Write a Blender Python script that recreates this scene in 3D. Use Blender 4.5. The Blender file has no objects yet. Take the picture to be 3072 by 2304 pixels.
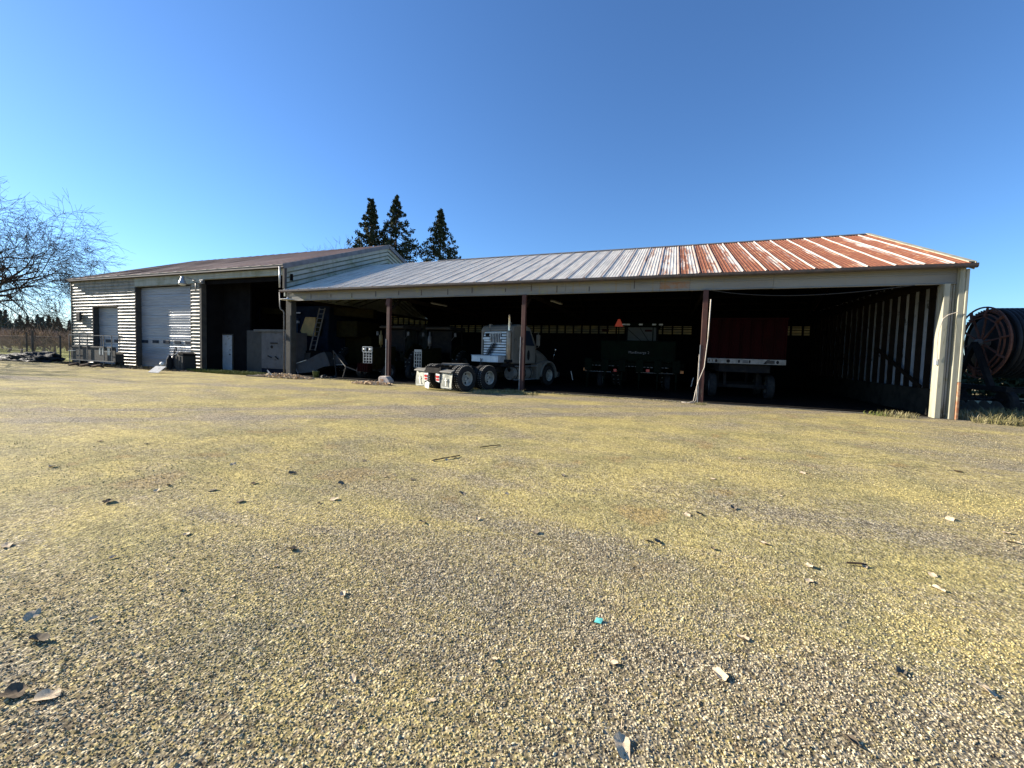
import bpy, bmesh, math, random
import numpy as np
from mathutils import Vector, Matrix, Euler, noise
R = math.radians
rnd = random.Random(7)
S = bpy.context.scene
COL = S.collection

# ------------------------------------------------------------------ camera
CF, CYAW, CPIT, CROLL, CCY, EYE = 1213.87, R(-21.07), R(2.81), R(1.69), -33.07, 1.6
def cam_axes():
    cy, sy = math.cos(CYAW), math.sin(CYAW)
    r = Vector((cy, -sy, 0)); f0 = Vector((sy, cy, 0)); u0 = Vector((0, 0, 1))
    f = f0*math.cos(CPIT) - u0*math.sin(CPIT); u = u0*math.cos(CPIT) + f0*math.sin(CPIT)
    return r*math.cos(CROLL) + u*math.sin(CROLL), -r*math.sin(CROLL) + u*math.cos(CROLL), f
RX, RU, RF = cam_axes()
def ray(x, y): return RF + RX*((x-1536)/CF) - RU*((y-1152-CCY)/CF)
def atz(x, y, z=0.0):
    v = ray(x, y); t = (z-EYE)/v.z; return Vector((v.x*t, v.y*t, z))
def aty(x, y, Y):
    v = ray(x, y); t = Y/v.y; return Vector((v.x*t, Y, v.z*t+EYE))
cam = bpy.data.cameras.new('camera'); co = bpy.data.objects.new('camera', cam); COL.objects.link(co)
m = Matrix((RX, RU, -RF)).transposed().to_4x4(); m.translation = Vector((0, 0, EYE)); co.matrix_world = m
cam.sensor_width = 36; cam.lens = CF/3072*36; cam.shift_y = CCY/3072
cam.clip_start = 0.05; cam.clip_end = 4000
S.camera = co

# ------------------------------------------------------------------ object helpers
def tag(o, label=None, cat=None, group=None, kind=None):
    if label: o['label'] = label
    if cat: o['category'] = cat
    if group: o['group'] = group
    if kind: o['kind'] = kind
    return o
def thing(name, label, cat, loc=(0, 0, 0), rotz=0, group=None):
    o = bpy.data.objects.new(name, None); COL.objects.link(o)
    o.location = loc; o.rotation_euler = (0, 0, rotz); o.empty_display_size = .2
    return tag(o, label, cat, group)
def copy_tree(o, parent=None):
    c = o.copy(); COL.objects.link(c)
    if parent: c.parent = parent
    for ch in list(o.children): copy_tree(ch, c)
    return c
SPLIT = {'rust_seam', 'hanger', 'rake_trim', 'door_jamb', 'wall_stud', 'tube', 'grab_bar', 'marker_light', 'rung', 'pale_strip', 'reflector', 'roof_bracket', 'rafter', 'purlin', 'rail', 'step', 'folded_edge', 'front_weights', 'flap_emblem_', 'row_unit_', 'dark_mark', 'lock'}
class MB:
    def __init__(s): s.v = []; s.f = []; s.parts = []; s.shift = None
    def add(s, vs, fs):
        n = len(s.v); s.parts.append((n, len(s.f))); s.v += [tuple(v) for v in vs]; s.f += [tuple(i+n for i in f) for f in fs]; return s
    def box(s, x0, x1, y0, y1, z0, z1, M=None):
        vs = [Vector(p) for p in ((x0,y0,z0),(x1,y0,z0),(x1,y1,z0),(x0,y1,z0),(x0,y0,z1),(x1,y0,z1),(x1,y1,z1),(x0,y1,z1))]
        if M: vs = [M @ v for v in vs]
        return s.add(vs, ((0,3,2,1),(4,5,6,7),(0,1,5,4),(1,2,6,5),(2,3,7,6),(3,0,4,7)))
    def beam(s, p, q, w, h=None, up=(0, 0, 1)):
        h = h or w; p = Vector(p); q = Vector(q); d = (q-p).normalized(); u = Vector(up)
        if abs(d.dot(u)) > .98: u = Vector((0, 1, 0))
        a = d.cross(u).normalized()*w/2; b = a.cross(d).normalized()*h/2
        vs = [p-a-b, p+a-b, p+a+b, p-a+b, q-a-b, q+a-b, q+a+b, q-a+b]
        return s.add(vs, ((0,1,2,3),(7,6,5,4),(0,4,5,1),(1,5,6,2),(2,6,7,3),(3,7,4,0)))
    def tube(s, pts, r, n=8, caps=True, closed=False):
        pts = [Vector(p) for p in pts]; k = len(pts)
        rs = r if isinstance(r, (list, tuple)) else [r]*k
        ref = None; rings = []
        for i, p in enumerate(pts):
            if closed: d = pts[(i+1) % k]-pts[i-1]
            else: d = pts[min(i+1, k-1)]-pts[max(i-1, 0)]
            if d.length < 1e-9: d = Vector((0, 0, 1))
            d.normalize()
            if ref is None:
                ref = Vector((0, 0, 1)) if abs(d.z) < .9 else Vector((1, 0, 0))
            a = d.cross(ref)
            if a.length < 1e-5: a = d.orthogonal()
            a.normalize(); b = a.cross(d).normalized(); ref = b
            rings.append([p+(a*math.cos(2*math.pi*j/n)+b*math.sin(2*math.pi*j/n))*rs[i] for j in range(n)])
        vs = [v for g in rings for v in g]; fs = []
        for i in range(k if closed else k-1):
            i2 = (i+1) % k
            for j in range(n): fs.append((i*n+j, i*n+(j+1) % n, i2*n+(j+1) % n, i2*n+j))
        if caps and not closed: fs.append(tuple(range(n-1, -1, -1))); fs.append(tuple((k-1)*n+j for j in range(n)))
        return s.add(vs, fs)
    def lathe(s, prof, n=24, M=None, a0=0, a1=2*math.pi):
        full = abs(a1-a0-2*math.pi) < 1e-6; m_ = n if full else n+1; vs = []
        for (r, z) in prof:
            for j in range(m_):
                a = a0+(a1-a0)*j/n; v = Vector((r*math.cos(a), r*math.sin(a), z)); vs.append(M @ v if M else v)
        fs = []
        for i in range(len(prof)-1):
            for j in range(n): fs.append((i*m_+j, i*m_+(j+1) % m_, (i+1)*m_+(j+1) % m_, (i+1)*m_+j))
        return s.add(vs, fs)
    def prism(s, poly, d0, d1, axis='x', M=None):
        # poly in the plane normal to axis: x->(y,z) y->(x,z) z->(x,y)
        def P(a, b, d): return Vector({'x': (d, a, b), 'y': (a, d, b), 'z': (a, b, d)}[axis])
        n = len(poly); vs = [P(a, b, d0) for a, b in poly]+[P(a, b, d1) for a, b in poly]
        if M: vs = [M @ v for v in vs]
        fs = [tuple(range(n)), tuple(range(2*n-1, n-1, -1))]+[(i, i+n, (i+1) % n+n, (i+1) % n) for i in range(n)]
        return s.add(vs, fs)
    def build(s, name, mat, parent=None, smooth=False, bevel=0, seg=2):
        if name in SPLIT and len(s.parts) > 1:
            for (v0, f0), (v1, f1) in zip(s.parts, s.parts[1:]+[(len(s.v), len(s.f))]):
                q = MB(); q.v = s.v[v0:v1]; q.f = [tuple(i-v0 for i in f) for f in s.f[f0:f1]]; q.parts = [(0, 0)]
                o = q.build(name, mat, parent, smooth, bevel, seg)
                if s.shift is not None: o.location = s.shift
            return o
        me = bpy.data.meshes.new(name); me.from_pydata(s.v, [], s.f)
        bm = bmesh.new(); bm.from_mesh(me); bmesh.ops.recalc_face_normals(bm, faces=bm.faces[:]); bm.to_mesh(me); bm.free()
        me.materials.append(mat); o = bpy.data.objects.new(name, me); COL.objects.link(o)
        if parent: o.parent = parent
        if smooth: me.polygons.foreach_set('use_smooth', [True]*len(me.polygons))
        if bevel:
            b = o.modifiers.new('bevel', 'BEVEL'); b.width = bevel; b.segments = seg; b.limit_method = 'ANGLE'; b.angle_limit = R(35)
        return o
def T(x=0, y=0, z=0, rx=0, ry=0, rz=0, s=1):
    return Matrix.Translation((x, y, z)) @ Euler((R(rx), R(ry), R(rz))).to_matrix().to_4x4() @ Matrix.Scale(s, 4)
def fast_mesh(name, V, F, mat, parent=None, smooth=False):
    """V (n,3) numpy, F (m,k) numpy"""
    me = bpy.data.meshes.new(name); k = F.shape[1]
    me.vertices.add(len(V)); me.vertices.foreach_set('co', V.astype(np.float32).ravel())
    me.loops.add(F.size); me.loops.foreach_set('vertex_index', F.astype(np.int32).ravel())
    me.polygons.add(len(F)); me.polygons.foreach_set('loop_start', np.arange(0, F.size, k, dtype=np.int32))
    me.polygons.foreach_set('loop_total', np.full(len(F), k, dtype=np.int32))
    if smooth: me.polygons.foreach_set('use_smooth', np.ones(len(F), dtype=bool))
    me.update(); me.validate(); me.materials.append(mat)
    o = bpy.data.objects.new(name, me); COL.objects.link(o)
    if parent: o.parent = parent
    return o
def text_obj(name, txt, size, M, mat, parent, extrude=.004, bold=0.0):
    cu = bpy.data.curves.new(name, 'FONT'); cu.body = txt; cu.size = size; cu.extrude = extrude; cu.offset = bold
    cu.align_x = 'CENTER'; cu.align_y = 'CENTER'
    t = bpy.data.objects.new(name+'_curve', cu); COL.objects.link(t)
    dg = bpy.context.evaluated_depsgraph_get(); me = bpy.data.meshes.new_from_object(t.evaluated_get(dg))
    bpy.data.objects.remove(t); me.transform(M); me.materials.clear(); me.materials.append(mat); me.name = name
    o = bpy.data.objects.new(name, me); COL.objects.link(o); o.parent = parent
    return o

# ------------------------------------------------------------------ materials
class NT:
    def __init__(s, name):
        s.m = bpy.data.materials.new(name); s.m.use_nodes = True; s.t = s.m.node_tree; s.N = s.t.nodes
        s.b = s.N['Principled BSDF']; s.out = s.N['Material Output']
    def n(s, typ, **kw):
        nd = s.N.new(typ)
        for k, v in kw.items():
            if k in nd.inputs.keys() if isinstance(k, str) else False: s.set(nd.inputs[k], v)
            else: setattr(nd, k, v)
        return nd
    def set(s, inp, v):
        if isinstance(v, bpy.types.NodeSocket): s.t.links.new(v, inp)
        else:
            if isinstance(v, tuple) and len(v) == 3 and inp.type == 'RGBA': v = v+(1,)
            inp.default_value = v
    def pos(s): return s.n('ShaderNodeTexCoord').outputs['Object']
    def wpos(s): return s.n('ShaderNodeNewGeometry').outputs['Position']
    def sep(s, v):
        nd = s.n('ShaderNodeSeparateXYZ'); s.set(nd.inputs[0], v); return nd.outputs
    def mapv(s, v, scale=(1, 1, 1), loc=(0, 0, 0), rot=(0, 0, 0)):
        nd = s.n('ShaderNodeMapping'); s.set(nd.inputs['Vector'], v); nd.inputs['Scale'].default_value = scale
        nd.inputs['Location'].default_value = loc; nd.inputs['Rotation'].default_value = rot; return nd.outputs[0]
    def noise(s, v, scale=5, detail=4, rough=.55, dist=0):
        nd = s.n('ShaderNodeTexNoise'); s.set(nd.inputs['Vector'], v); nd.inputs['Scale'].default_value = scale
        nd.inputs['Detail'].default_value = detail; nd.inputs['Roughness'].default_value = rough; nd.inputs['Distortion'].default_value = dist
        return nd.outputs['Fac']
    def voro(s, v, scale, feature='F1', out='Distance', rnd_=1):
        nd = s.n('ShaderNodeTexVoronoi', feature=feature); s.set(nd.inputs['Vector'], v); nd.inputs['Scale'].default_value = scale
        nd.inputs['Randomness'].default_value = rnd_; return nd.outputs[out]
    def math(s, op, a, b=0, c=0, clamp=False):
        nd = s.n('ShaderNodeMath', operation=op); nd.use_clamp = clamp
        s.set(nd.inputs[0], a); s.set(nd.inputs[1], b); s.set(nd.inputs[2], c); return nd.outputs[0]
    def ramp(s, v, a, b, c=0, d=1):
        nd = s.n('ShaderNodeMapRange', interpolation_type='SMOOTHSTEP'); s.set(nd.inputs[0], v)
        for i, q in enumerate((a, b, c, d)): nd.inputs[i+1].default_value = q
        return nd.outputs[0]
    def mix(s, f, a, b, blend='MIX'):
        nd = s.n('ShaderNodeMix', data_type='RGBA', blend_type=blend)
        s.set(nd.inputs[0], f); s.set(nd.inputs[6], a); s.set(nd.inputs[7], b); return nd.outputs[2]
    def bump(s, h, strength=.3, dist=.02):
        nd = s.n('ShaderNodeBump'); s.set(nd.inputs['Height'], h); nd.inputs['Strength'].default_value = strength
        nd.inputs['Distance'].default_value = dist; s.set(s.b.inputs['Normal'], nd.outputs[0]); return nd.outputs[0]
    def done(s, col=None, rough=.7, metal=0, spec=None):
        if col is not None: s.set(s.b.inputs['Base Color'], col)
        s.set(s.b.inputs['Roughness'], rough); s.set(s.b.inputs['Metallic'], metal)
        if spec is not None: s.set(s.b.inputs['Specular IOR Level'], spec)
        return s.m
def W(name, c1, c2=None, scale=3, rough=.7, metal=0, bump=0, bscale=30, stretch=(1, 1, 1), lo=.4, hi=.65, spec=None, c3=None):
    """weathered two-tone surface"""
    t = NT(name); p = t.mapv(t.pos(), stretch)
    if c2 is None: c2 = tuple(x*.7 for x in c1)
    f = t.ramp(t.noise(p, scale, 6, .6), lo, hi); col = t.mix(f, c1, c2)
    if c3: col = t.mix(t.ramp(t.noise(t.mapv(t.pos(), stretch, (7, 3, 1)), scale*2.3, 5, .65), .58, .68), col, c3)
    if bump: t.bump(t.noise(t.pos(), bscale, 5, .6), bump, .01)
    rr = t.math('MULTIPLY_ADD', t.noise(p, scale*3, 3), .2, rough-.1)
    return t.done(col, rr, metal, spec)

def moss_color(t, p, fine):
    """colour of the yard by place: mossy yellow-green patches, bare grey wheel tracks"""
    x, y, z = t.sep(p)
    big = t.noise(t.mapv(p, (.55, 1.7, 1), rot=(0, 0, R(-24))), .5, 5, .6, .6)
    mid = t.noise(t.mapv(p, (1, 1, 1), (11, 3, 0)), 2.6, 5, .65)
    # wheel tracks: two curved bands across the yard (in coordinates along the facade)
    d1 = t.math('ABSOLUTE', t.math('SUBTRACT', y, t.math('MULTIPLY_ADD', x, .72, 13.3)))
    tr1 = t.math('MULTIPLY_ADD', t.ramp(t.math('ABSOLUTE', t.math('SUBTRACT', d1, .95)), .16, .55, 1, 0), .75, t.ramp(d1, .8, 2.2, .35, 0))
    d2 = t.math('ABSOLUTE', t.math('SUBTRACT', y, t.math('MULTIPLY_ADD', x, .3, 15.6)))
    tr2 = t.math('MULTIPLY', t.ramp(d2, .2, 1.0, 1, 0), t.ramp(x, -20, -3, .75, 1))
    tr3 = t.ramp(t.math('SUBTRACT', x, t.math('MULTIPLY', y, .25)), 1.3, 3.2, 0, .55)
    tr = t.math('MAXIMUM', t.math('MAXIMUM', tr1, tr2), tr3)
    r2 = t.math('ADD', t.math('POWER', x, 2.0), t.math('POWER', y, 2.0))
    near = t.ramp(t.math('SQRT', r2), 1.5, 7.0, 0, 1)
    g = t.math('ADD', t.math('MULTIPLY', big, 1.15), t.math('MULTIPLY', mid, .5))
    g = t.math('ADD', g, t.math('MULTIPLY_ADD', near, .24, -.105))
    g = t.math('SUBTRACT', g, t.math('MULTIPLY', tr, .30))
    moss = t.ramp(t.math('ADD', g, t.math('MULTIPLY_ADD', fine, 1.3, -.65)), .55, 1.12)
    warm = t.noise(t.mapv(p, (1, 1, 1), (3, 31, 0)), .9, 3)
    mc = t.mix(t.ramp(warm, .4, .62), MOSS_A, MOSS_B)
    mc = t.mix(t.ramp(warm, .60, .68, 0, .5), mc, (.50, .30, .10))
    return moss, mc
MOSS_A = (.66, .53, .18); MOSS_B = (.44, .375, .14)
def ground_mat():
    t = NT('yard_gravel'); p = t.wpos()
    v1 = t.n('ShaderNodeTexVoronoi'); t.set(v1.inputs['Vector'], p); v1.inputs['Scale'].default_value = 62
    v2 = t.n('ShaderNodeTexVoronoi'); t.set(v2.inputs['Vector'], p); v2.inputs['Scale'].default_value = 24
    f1, f2 = v1.outputs['Distance'], v2.outputs['Distance']
    cr = t.sep(v1.outputs['Color'])[0]
    fine = t.noise(p, 34, 4, .7)
    moss, mc = moss_color(t, p, fine)
    stone = t.mix(cr, (.205, .15, .085), (.67, .56, .36))
    stone = t.mix(t.ramp(t.noise(p, 1.1, 4), .35, .65), stone, t.mix(cr, (.17, .14, .09), (.55, .48, .34)))
    stone = t.mix(t.ramp(f1, .34, .66, 0, .62), stone, (.06, .045, .03))
    clump = t.noise(p, 55, 5, .8)
    mc2 = t.mix(t.ramp(clump, .35, .68), t.mix(.6, mc, (.10, .08, .035)), mc)
    col = t.mix(t.math('MULTIPLY', moss, .9), stone, mc2)
    col = t.mix(t.ramp(t.noise(p, 7, 5, .7), .66, .74, 0, .45), col, (.05, .04, .03))
    sp1 = t.ramp(t.noise(p, 16, 4, .85), .36, .64, .58, 1.30); sp2 = t.ramp(t.noise(p, 5, 5, .8), .35, .65, .80, 1.12)
    spk = t.math('MULTIPLY', sp1, sp2); cb_ = t.n('ShaderNodeCombineColor'); [t.set(cb_.inputs[i], spk) for i in range(3)]
    col = t.mix(1.0, col, cb_.outputs[0], 'MULTIPLY')
    h = t.math('ADD', t.math('MULTIPLY', t.ramp(f1, 0, .6, 1, 0), .5), t.math('MULTIPLY', fine, .9))
    h = t.math('ADD', h, t.math('MULTIPLY', t.ramp(f2, .1, .6, 1, 0), .45))
    t.bump(h, .6, .018)
    return t.done(col, .95, 0, .15)
def stone_mat():
    t = NT('loose_stone'); p = t.wpos(); oi = t.n('ShaderNodeObjectInfo').outputs['Random']
    moss, mc = moss_color(t, p, t.noise(p, 34, 4, .7))
    st = t.mix(t.math('POWER', oi, 1.4), (.11, .082, .045), (.74, .635, .42))
    col = t.mix(t.math('MULTIPLY', moss, .72), st, mc)
    return t.done(col, .9, 0, .2)
M = {}
M['ground'] = ground_mat(); M['stone'] = stone_mat()
def roof_mat():
    t = NT('rusting_roof_metal'); p = t.pos(); x, y, z = t.sep(p)
    u = t.math('FRACT', t.math('DIVIDE', t.math('ADD', x, 19.57), .682))
    pidx = t.math('FLOOR', t.math('DIVIDE', t.math('ADD', x, 19.57), .682))
    wn = t.n('ShaderNodeTexWhiteNoise', noise_dimensions='1D'); t.set(wn.inputs['W'], pidx)
    ns = t.noise(t.mapv(p, (9, .45, .45)), 1.0, 6, .7)
    nb = t.noise(t.mapv(p, (1, .35, 1)), 1.2, 5, .7)
    prog = t.ramp(x, -4.6, 4.6, 0, 1)
    v = t.math('ADD', t.math('MULTIPLY', prog, .70), t.math('MULTIPLY', ns, 1.25))
    v = t.math('ADD', v, t.math('MULTIPLY_ADD', nb, .6, -.63))
    v = t.math('SUBTRACT', v, t.math('MULTIPLY', t.ramp(u, .35, .8, 0, 1), .27))
    v = t.math('ADD', v, t.math('MULTIPLY_ADD', wn.outputs[0], .2, -.1))
    f = t.ramp(v, .44, .74)
    seam = t.math('MAXIMUM', t.ramp(u, .945, .965), t.ramp(u, .025, .01, 0, 1))
    f = t.math('MULTIPLY', f, t.math('SUBTRACT', 1, t.math('MULTIPLY', seam, t.ramp(x, -1.2, 1.4, 0, .92))))
    # left of the rusted panels the joints themselves carry dark rust
    f = t.math('MAXIMUM', f, t.math('MULTIPLY', t.math('MULTIPLY', t.ramp(u, .93, .96), t.ramp(x, 2.6, 1.4, 0, 1)), .55))
    rust = t.mix(t.ramp(t.noise(t.mapv(p, (3, .6, 1)), 4, 6, .75), .3, .7), (.30, .105, .046), (.18, .060, .030))
    rust = t.mix(t.ramp(t.noise(p, 2.2, 4), .55, .7), rust, (.38, .18, .085))
    gal = t.mix(t.ramp(t.noise(t.mapv(p, (4, .4, 1)), 1.5, 5), .35, .7), (.68, .63, .535), (.47, .44, .38))
    gal = t.mix(t.ramp(t.noise(t.mapv(p, (12, .8, 1)), 1.5, 5, .7), .55, .72, 0, .45), gal, (.36, .27, .2))
    gal = t.mix(t.math('MULTIPLY', t.ramp(t.math('ABSOLUTE', t.math('SUBTRACT', u, .90)), .035, .02, 0, 1), t.ramp(x, 2.6, .6, 0, .8)), gal, (.13, .10, .09))
    col = t.mix(f, gal, rust)
    t.bump(t.noise(t.mapv(p, (1, .3, 1)), 4, 3), .12, .02)
    return t.done(col, t.math('MULTIPLY_ADD', f, .35, .5), 0, .4)
M['roof'] = roof_mat()
def siding_mat(name, clean, dirt, alg, sc=1.0):
    t = NT(name); p = t.pos(); x, y, z = t.sep(p)
    n1 = t.noise(t.mapv(p, (3.2, 3.2, .5)), 1.4*sc, 6, .68)
    n2 = t.noise(t.mapv(p, (.8, .8, 1.6), (4, 4, 4)), 1.6*sc, 6, .7)
    col = t.mix(t.ramp(n1, .42, .68), clean, dirt); col = t.mix(t.ramp(n2, .5, .72, 0, .8), col, alg)
    low = t.math('MULTIPLY', t.ramp(z, .9, .05, 0, 1), t.ramp(t.noise(p, 3, 5, .7), .35, .6))
    col = t.mix(low, col, (.10, .075, .035))
    t.bump(t.noise(t.mapv(p, (.7, .7, 1.5)), 5, 3), .25, .02)
    return t.done(col, .55, 0, .4)
M['siding'] = siding_mat('stained_metal_siding', (.25, .23, .175), (.13, .12, .085), (.075, .075, .04))
M['siding2'] = siding_mat('pale_gable_siding', (.34, .37, .33), (.26, .29, .24), (.16, .20, .09), .8)
M['fascia'] = siding_mat('pale_green_fascia', (.40, .38, .34), (.33, .31, .27), (.27, .25, .13), .6)
M['fascia2'] = siding_mat('workshop_fascia', (.34, .34, .27), (.27, .27, .2), (.18, .19, .1), .6)
def header_mat():
    t = NT('stained_header_panel'); p = t.pos(); x, y, z = t.sep(p)
    base = t.mix(t.ramp(t.noise(t.mapv(p, (.25, 1, 1)), 2, 4), .35, .65), (.245, .235, .205), (.20, .19, .168))
    streak = t.ramp(t.noise(t.mapv(p, (7, 1, .35)), 1.0, 5, .75), .55, .72)
    zone = t.math('MAXIMUM', t.math('MULTIPLY', t.ramp(x, -9, -7, 0, 1), t.ramp(x, 2.0, 1.4, 0, 1)), .18)
    base = t.mix(t.math('MULTIPLY', streak, zone), base, (.27, .19, .07))
    patch = t.math('MULTIPLY', t.math('MULTIPLY', t.ramp(x, -.45, -.4), t.ramp(x, .62, .57)), t.math('MULTIPLY', t.ramp(z, 4.12, 4.15), t.ramp(z, 4.4, 4.36)))
    base = t.mix(t.math('MULTIPLY', patch, t.ramp(t.noise(p, 5, 4, .7), .3, .6, .15, .75)), base, (.30, .13, .045))
    alg = t.ramp(t.noise(t.mapv(p, (1, 1, 1), (2, 9, 4)), 2.2, 5, .7), .55, .7, 0, .5)
    base = t.mix(t.math('MULTIPLY', alg, t.ramp(x, 2, -1, .15, 1)), base, (.30, .29, .12))
    t.bump(t.noise(t.mapv(p, (.4, 1, 1)), 3, 3), .15, .02)
    return t.done(base, .6, 0, .3)
M['header'] = header_mat()
M['redroof'] = W('brown_red_roof', (.115, .055, .045), (.085, .048, .045), 1.2, .75, stretch=(1, .3, 1), c3=(.14, .05, .03), bump=.1)
M['gutter'] = W('rusty_dark_gutter', (.07, .05, .042), (.04, .035, .032), 4, .6, c3=(.13, .06, .035))
M['trim'] = W('pale_corner_trim', (.38, .36, .27), (.26, .25, .18), 1.6, .6, stretch=(3, 3, .35), c3=(.2, .17, .07))
M['trimlow'] = W('rusted_pipe_paint', (.34, .15, .07), (.45, .33, .2), 6, .6)
M['doorpaint'] = W('blue_grey_roll_door', (.27, .285, .31), (.215, .235, .26), 1.1, .42, stretch=(.5, 1, 3), spec=.5, c3=(.22, .24, .27))
M['jamb'] = W('dark_jamb', (.055, .052, .045), (.035, .033, .03), 3, .8)
M['glassdark'] = NT('dark_window_glass').done((.012, .022, .04), .5, 0, .08)
M['whitedoor'] = W('white_steel_door', (.42, .45, .48), (.34, .37, .4), 2, .5, c3=(.2, .2, .18))
M['darkwood'] = W('old_dark_timber', (.020, .015, .011), (.011, .009, .007), 4, .95, stretch=(1, 1, 1), spec=.1)
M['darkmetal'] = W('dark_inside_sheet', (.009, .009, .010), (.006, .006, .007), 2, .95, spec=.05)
M['insideskin'] = W('inside_wall_sheet', (.42, .46, .50), (.30, .34, .38), 1.3, .6, c3=(.05, .05, .04))
M['concrete'] = W('dirty_concrete', (.13, .12, .10), (.08, .075, .06), 2, .95, bump=.4, c3=(.05, .05, .035), spec=.1)
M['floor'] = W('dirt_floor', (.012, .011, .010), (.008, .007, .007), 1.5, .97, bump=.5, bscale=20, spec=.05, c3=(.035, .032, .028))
M['redpost'] = W('red_brown_post_paint', (.075, .024, .016), (.05, .02, .014), 5, .7, stretch=(1, 1, .3), c3=(.11, .07, .045))
M['galv'] = W('galvanised_steel', (.42, .43, .43), (.3, .31, .31), 6, .42, .55)
M['greysteel'] = W('grey_steel', (.16, .16, .155), (.10, .10, .098), 4, .55, .3, c3=(.14, .08, .05))
M['blackrub'] = W('tyre_rubber', (.022, .022, .023), (.035, .033, .03), 8, .9, bump=.3, bscale=60, spec=.08)
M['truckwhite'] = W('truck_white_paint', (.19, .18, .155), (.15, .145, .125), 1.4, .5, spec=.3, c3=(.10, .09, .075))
M['alu'] = W('aluminium_panel', (.46, .54, .60), (.34, .42, .48), 3, .38, .25)
M['chrome'] = NT('chrome').done((.62, .62, .6), .18, .9)
M['rim'] = W('cream_wheel_rim', (.42, .41, .36), (.27, .26, .22), 6, .5)
M['chassis'] = W('black_chassis', (.012, .012, .013), (.022, .02, .018), 5, .8, spec=.1)
M['flap'] = W('pale_mud_flap', (.40, .40, .33), (.28, .28, .23), 5, .7, c3=(.2, .19, .15), lo=.35, hi=.7)
M['white'] = W('white_plate', (.75, .75, .70), (.6, .6, .55), 6, .55)
M['redlens'] = NT('red_lens').done((.45, .02, .02), .25, 0, .6)
M['amber'] = NT('amber_lens').done((.6, .18, .03), .3, 0, .6)
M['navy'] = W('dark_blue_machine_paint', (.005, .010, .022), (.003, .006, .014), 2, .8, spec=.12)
M['yellow'] = W('faded_yellow_paint', (.15, .12, .045), (.11, .085, .03), 3, .55, c3=(.06, .04, .015))
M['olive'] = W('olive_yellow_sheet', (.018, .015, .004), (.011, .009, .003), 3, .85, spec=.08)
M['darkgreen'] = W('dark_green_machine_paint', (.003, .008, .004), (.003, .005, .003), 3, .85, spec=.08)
M['dustytread'] = W('dusty_tread', (.30, .29, .26), (.12, .12, .11), 12, .9)
M['galvshade'] = W('shaded_galvanised', (.10, .10, .10), (.06, .06, .06), 6, .6, .2)  # darker copy of the galvanised steel, indoor shade put into its colour
M['kick'] = W('dirty_kick_board', (.035, .034, .028), (.02, .02, .018), 3, .95, spec=.05)
M['bandwhite'] = W('shaded_white_band', (.26, .25, .23), (.16, .155, .14), 6, .7)  # white toned down, the shade of the right bay is in the colour
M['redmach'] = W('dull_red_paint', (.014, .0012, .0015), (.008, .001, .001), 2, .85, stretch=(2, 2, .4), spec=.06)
M['smv'] = NT('slow_sign_orange').done((.75, .07, .02), .5)
M['letter'] = NT('white_lettering').done((.16, .165, .17), .7)
M['scrap'] = W('scrap_sheet_steel', (.035, .033, .031), (.022, .021, .020), 2, .7, .1, c3=(.04, .028, .02))
M['bucket'] = W('mossy_green_bucket', (.09, .12, .03), (.05, .07, .02), 8, .6)
M['block'] = W('white_painted_block', (.62, .54, .47), (.5, .42, .36), 8, .8, c3=(.36, .12, .05), bump=.3)
M['greybin'] = W('dark_grey_bin', (.026, .026, .024), (.017, .017, .016), 2, .7)
M['tarp'] = W('black_plastic_tarp', (.012, .014, .018), (.02, .022, .026), 3, .7, spec=.2, bump=.5, bscale=9)
M['log'] = W('weathered_log', (.13, .10, .075), (.08, .06, .045), 6, .9, stretch=(1, 1, 1), bump=.5, bscale=25)
M['bark'] = W('grey_bark', (.075, .052, .038), (.045, .033, .025), 6, .95, bump=.4, bscale=20, spec=.1)
M['twig'] = W('orchard_twigs', (.40, .30, .23), (.27, .205, .16), 2, .95, spec=.1)
M['orchtrunk'] = W('orchard_trunk', (.09, .07, .055), (.06, .045, .035), 3, .95, spec=.1)
M['pipe'] = W('black_poly_pipe', (.010, .010, .011), (.018, .018, .019), 3, .6, spec=.3)
M['ruststeel'] = W('rusty_reel_steel', (.15, .055, .03), (.09, .035, .022), 5, .8, c3=(.22, .11, .07))
M['rubdark'] = W('dark_cable', (.03, .03, .03), None, 5, .7)
M['cable'] = W('cream_cable', (.50, .44, .36), (.38, .32, .26), 9, .6)
M['cyan'] = NT('teal_plastic').done((.12, .48, .42), .5)
def leaf_mat(name, a, b, tr=.25):
    t = NT(name); oi = t.n('ShaderNodeObjectInfo').outputs['Random']
    col = t.mix(t.ramp(t.noise(t.pos(), 22, 4, .7), .35, .65), a, b)
    col = t.mix(oi, col, t.mix(.35, col, (.3, .28, .22)))
    return t.done(col, .9, 0, .05)
M['leafpale'] = leaf_mat('pale_dry_leaf', (.86, .69, .47), (.46, .32, .18))
M['leafdark'] = leaf_mat('dark_dry_leaf', (.075, .055, .038), (.16, .12, .08))
def foliage(name, a, b, c):
    t = NT(name); g = t.n('ShaderNodeNewGeometry'); r = g.outputs['Random Per Island']
    col = t.mix(r, a, b); col = t.mix(t.ramp(t.noise(t.pos(), .6, 4, .7), .5, .66, 0, .8), col, c)
    return t.done(col, .85, 0, .15)
M['needle'] = foliage('sequoia_foliage', (.020, .032, .016), (.045, .058, .026), (.060, .050, .026))
M['fir'] = foliage('hazed_fir_foliage', (.060, .085, .080), (.085, .11, .10), (.07, .09, .09))  # greyed and lightened: distance haze put into the foliage colour
M['drygrass'] = foliage('dry_grass_blades', (.28, .24, .13), (.17, .16, .06), (.33, .28, .18))
M['greengrass'] = foliage('green_weed_blades', (.08, .12, .025), (.20, .19, .06), (.05, .07, .02))
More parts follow.
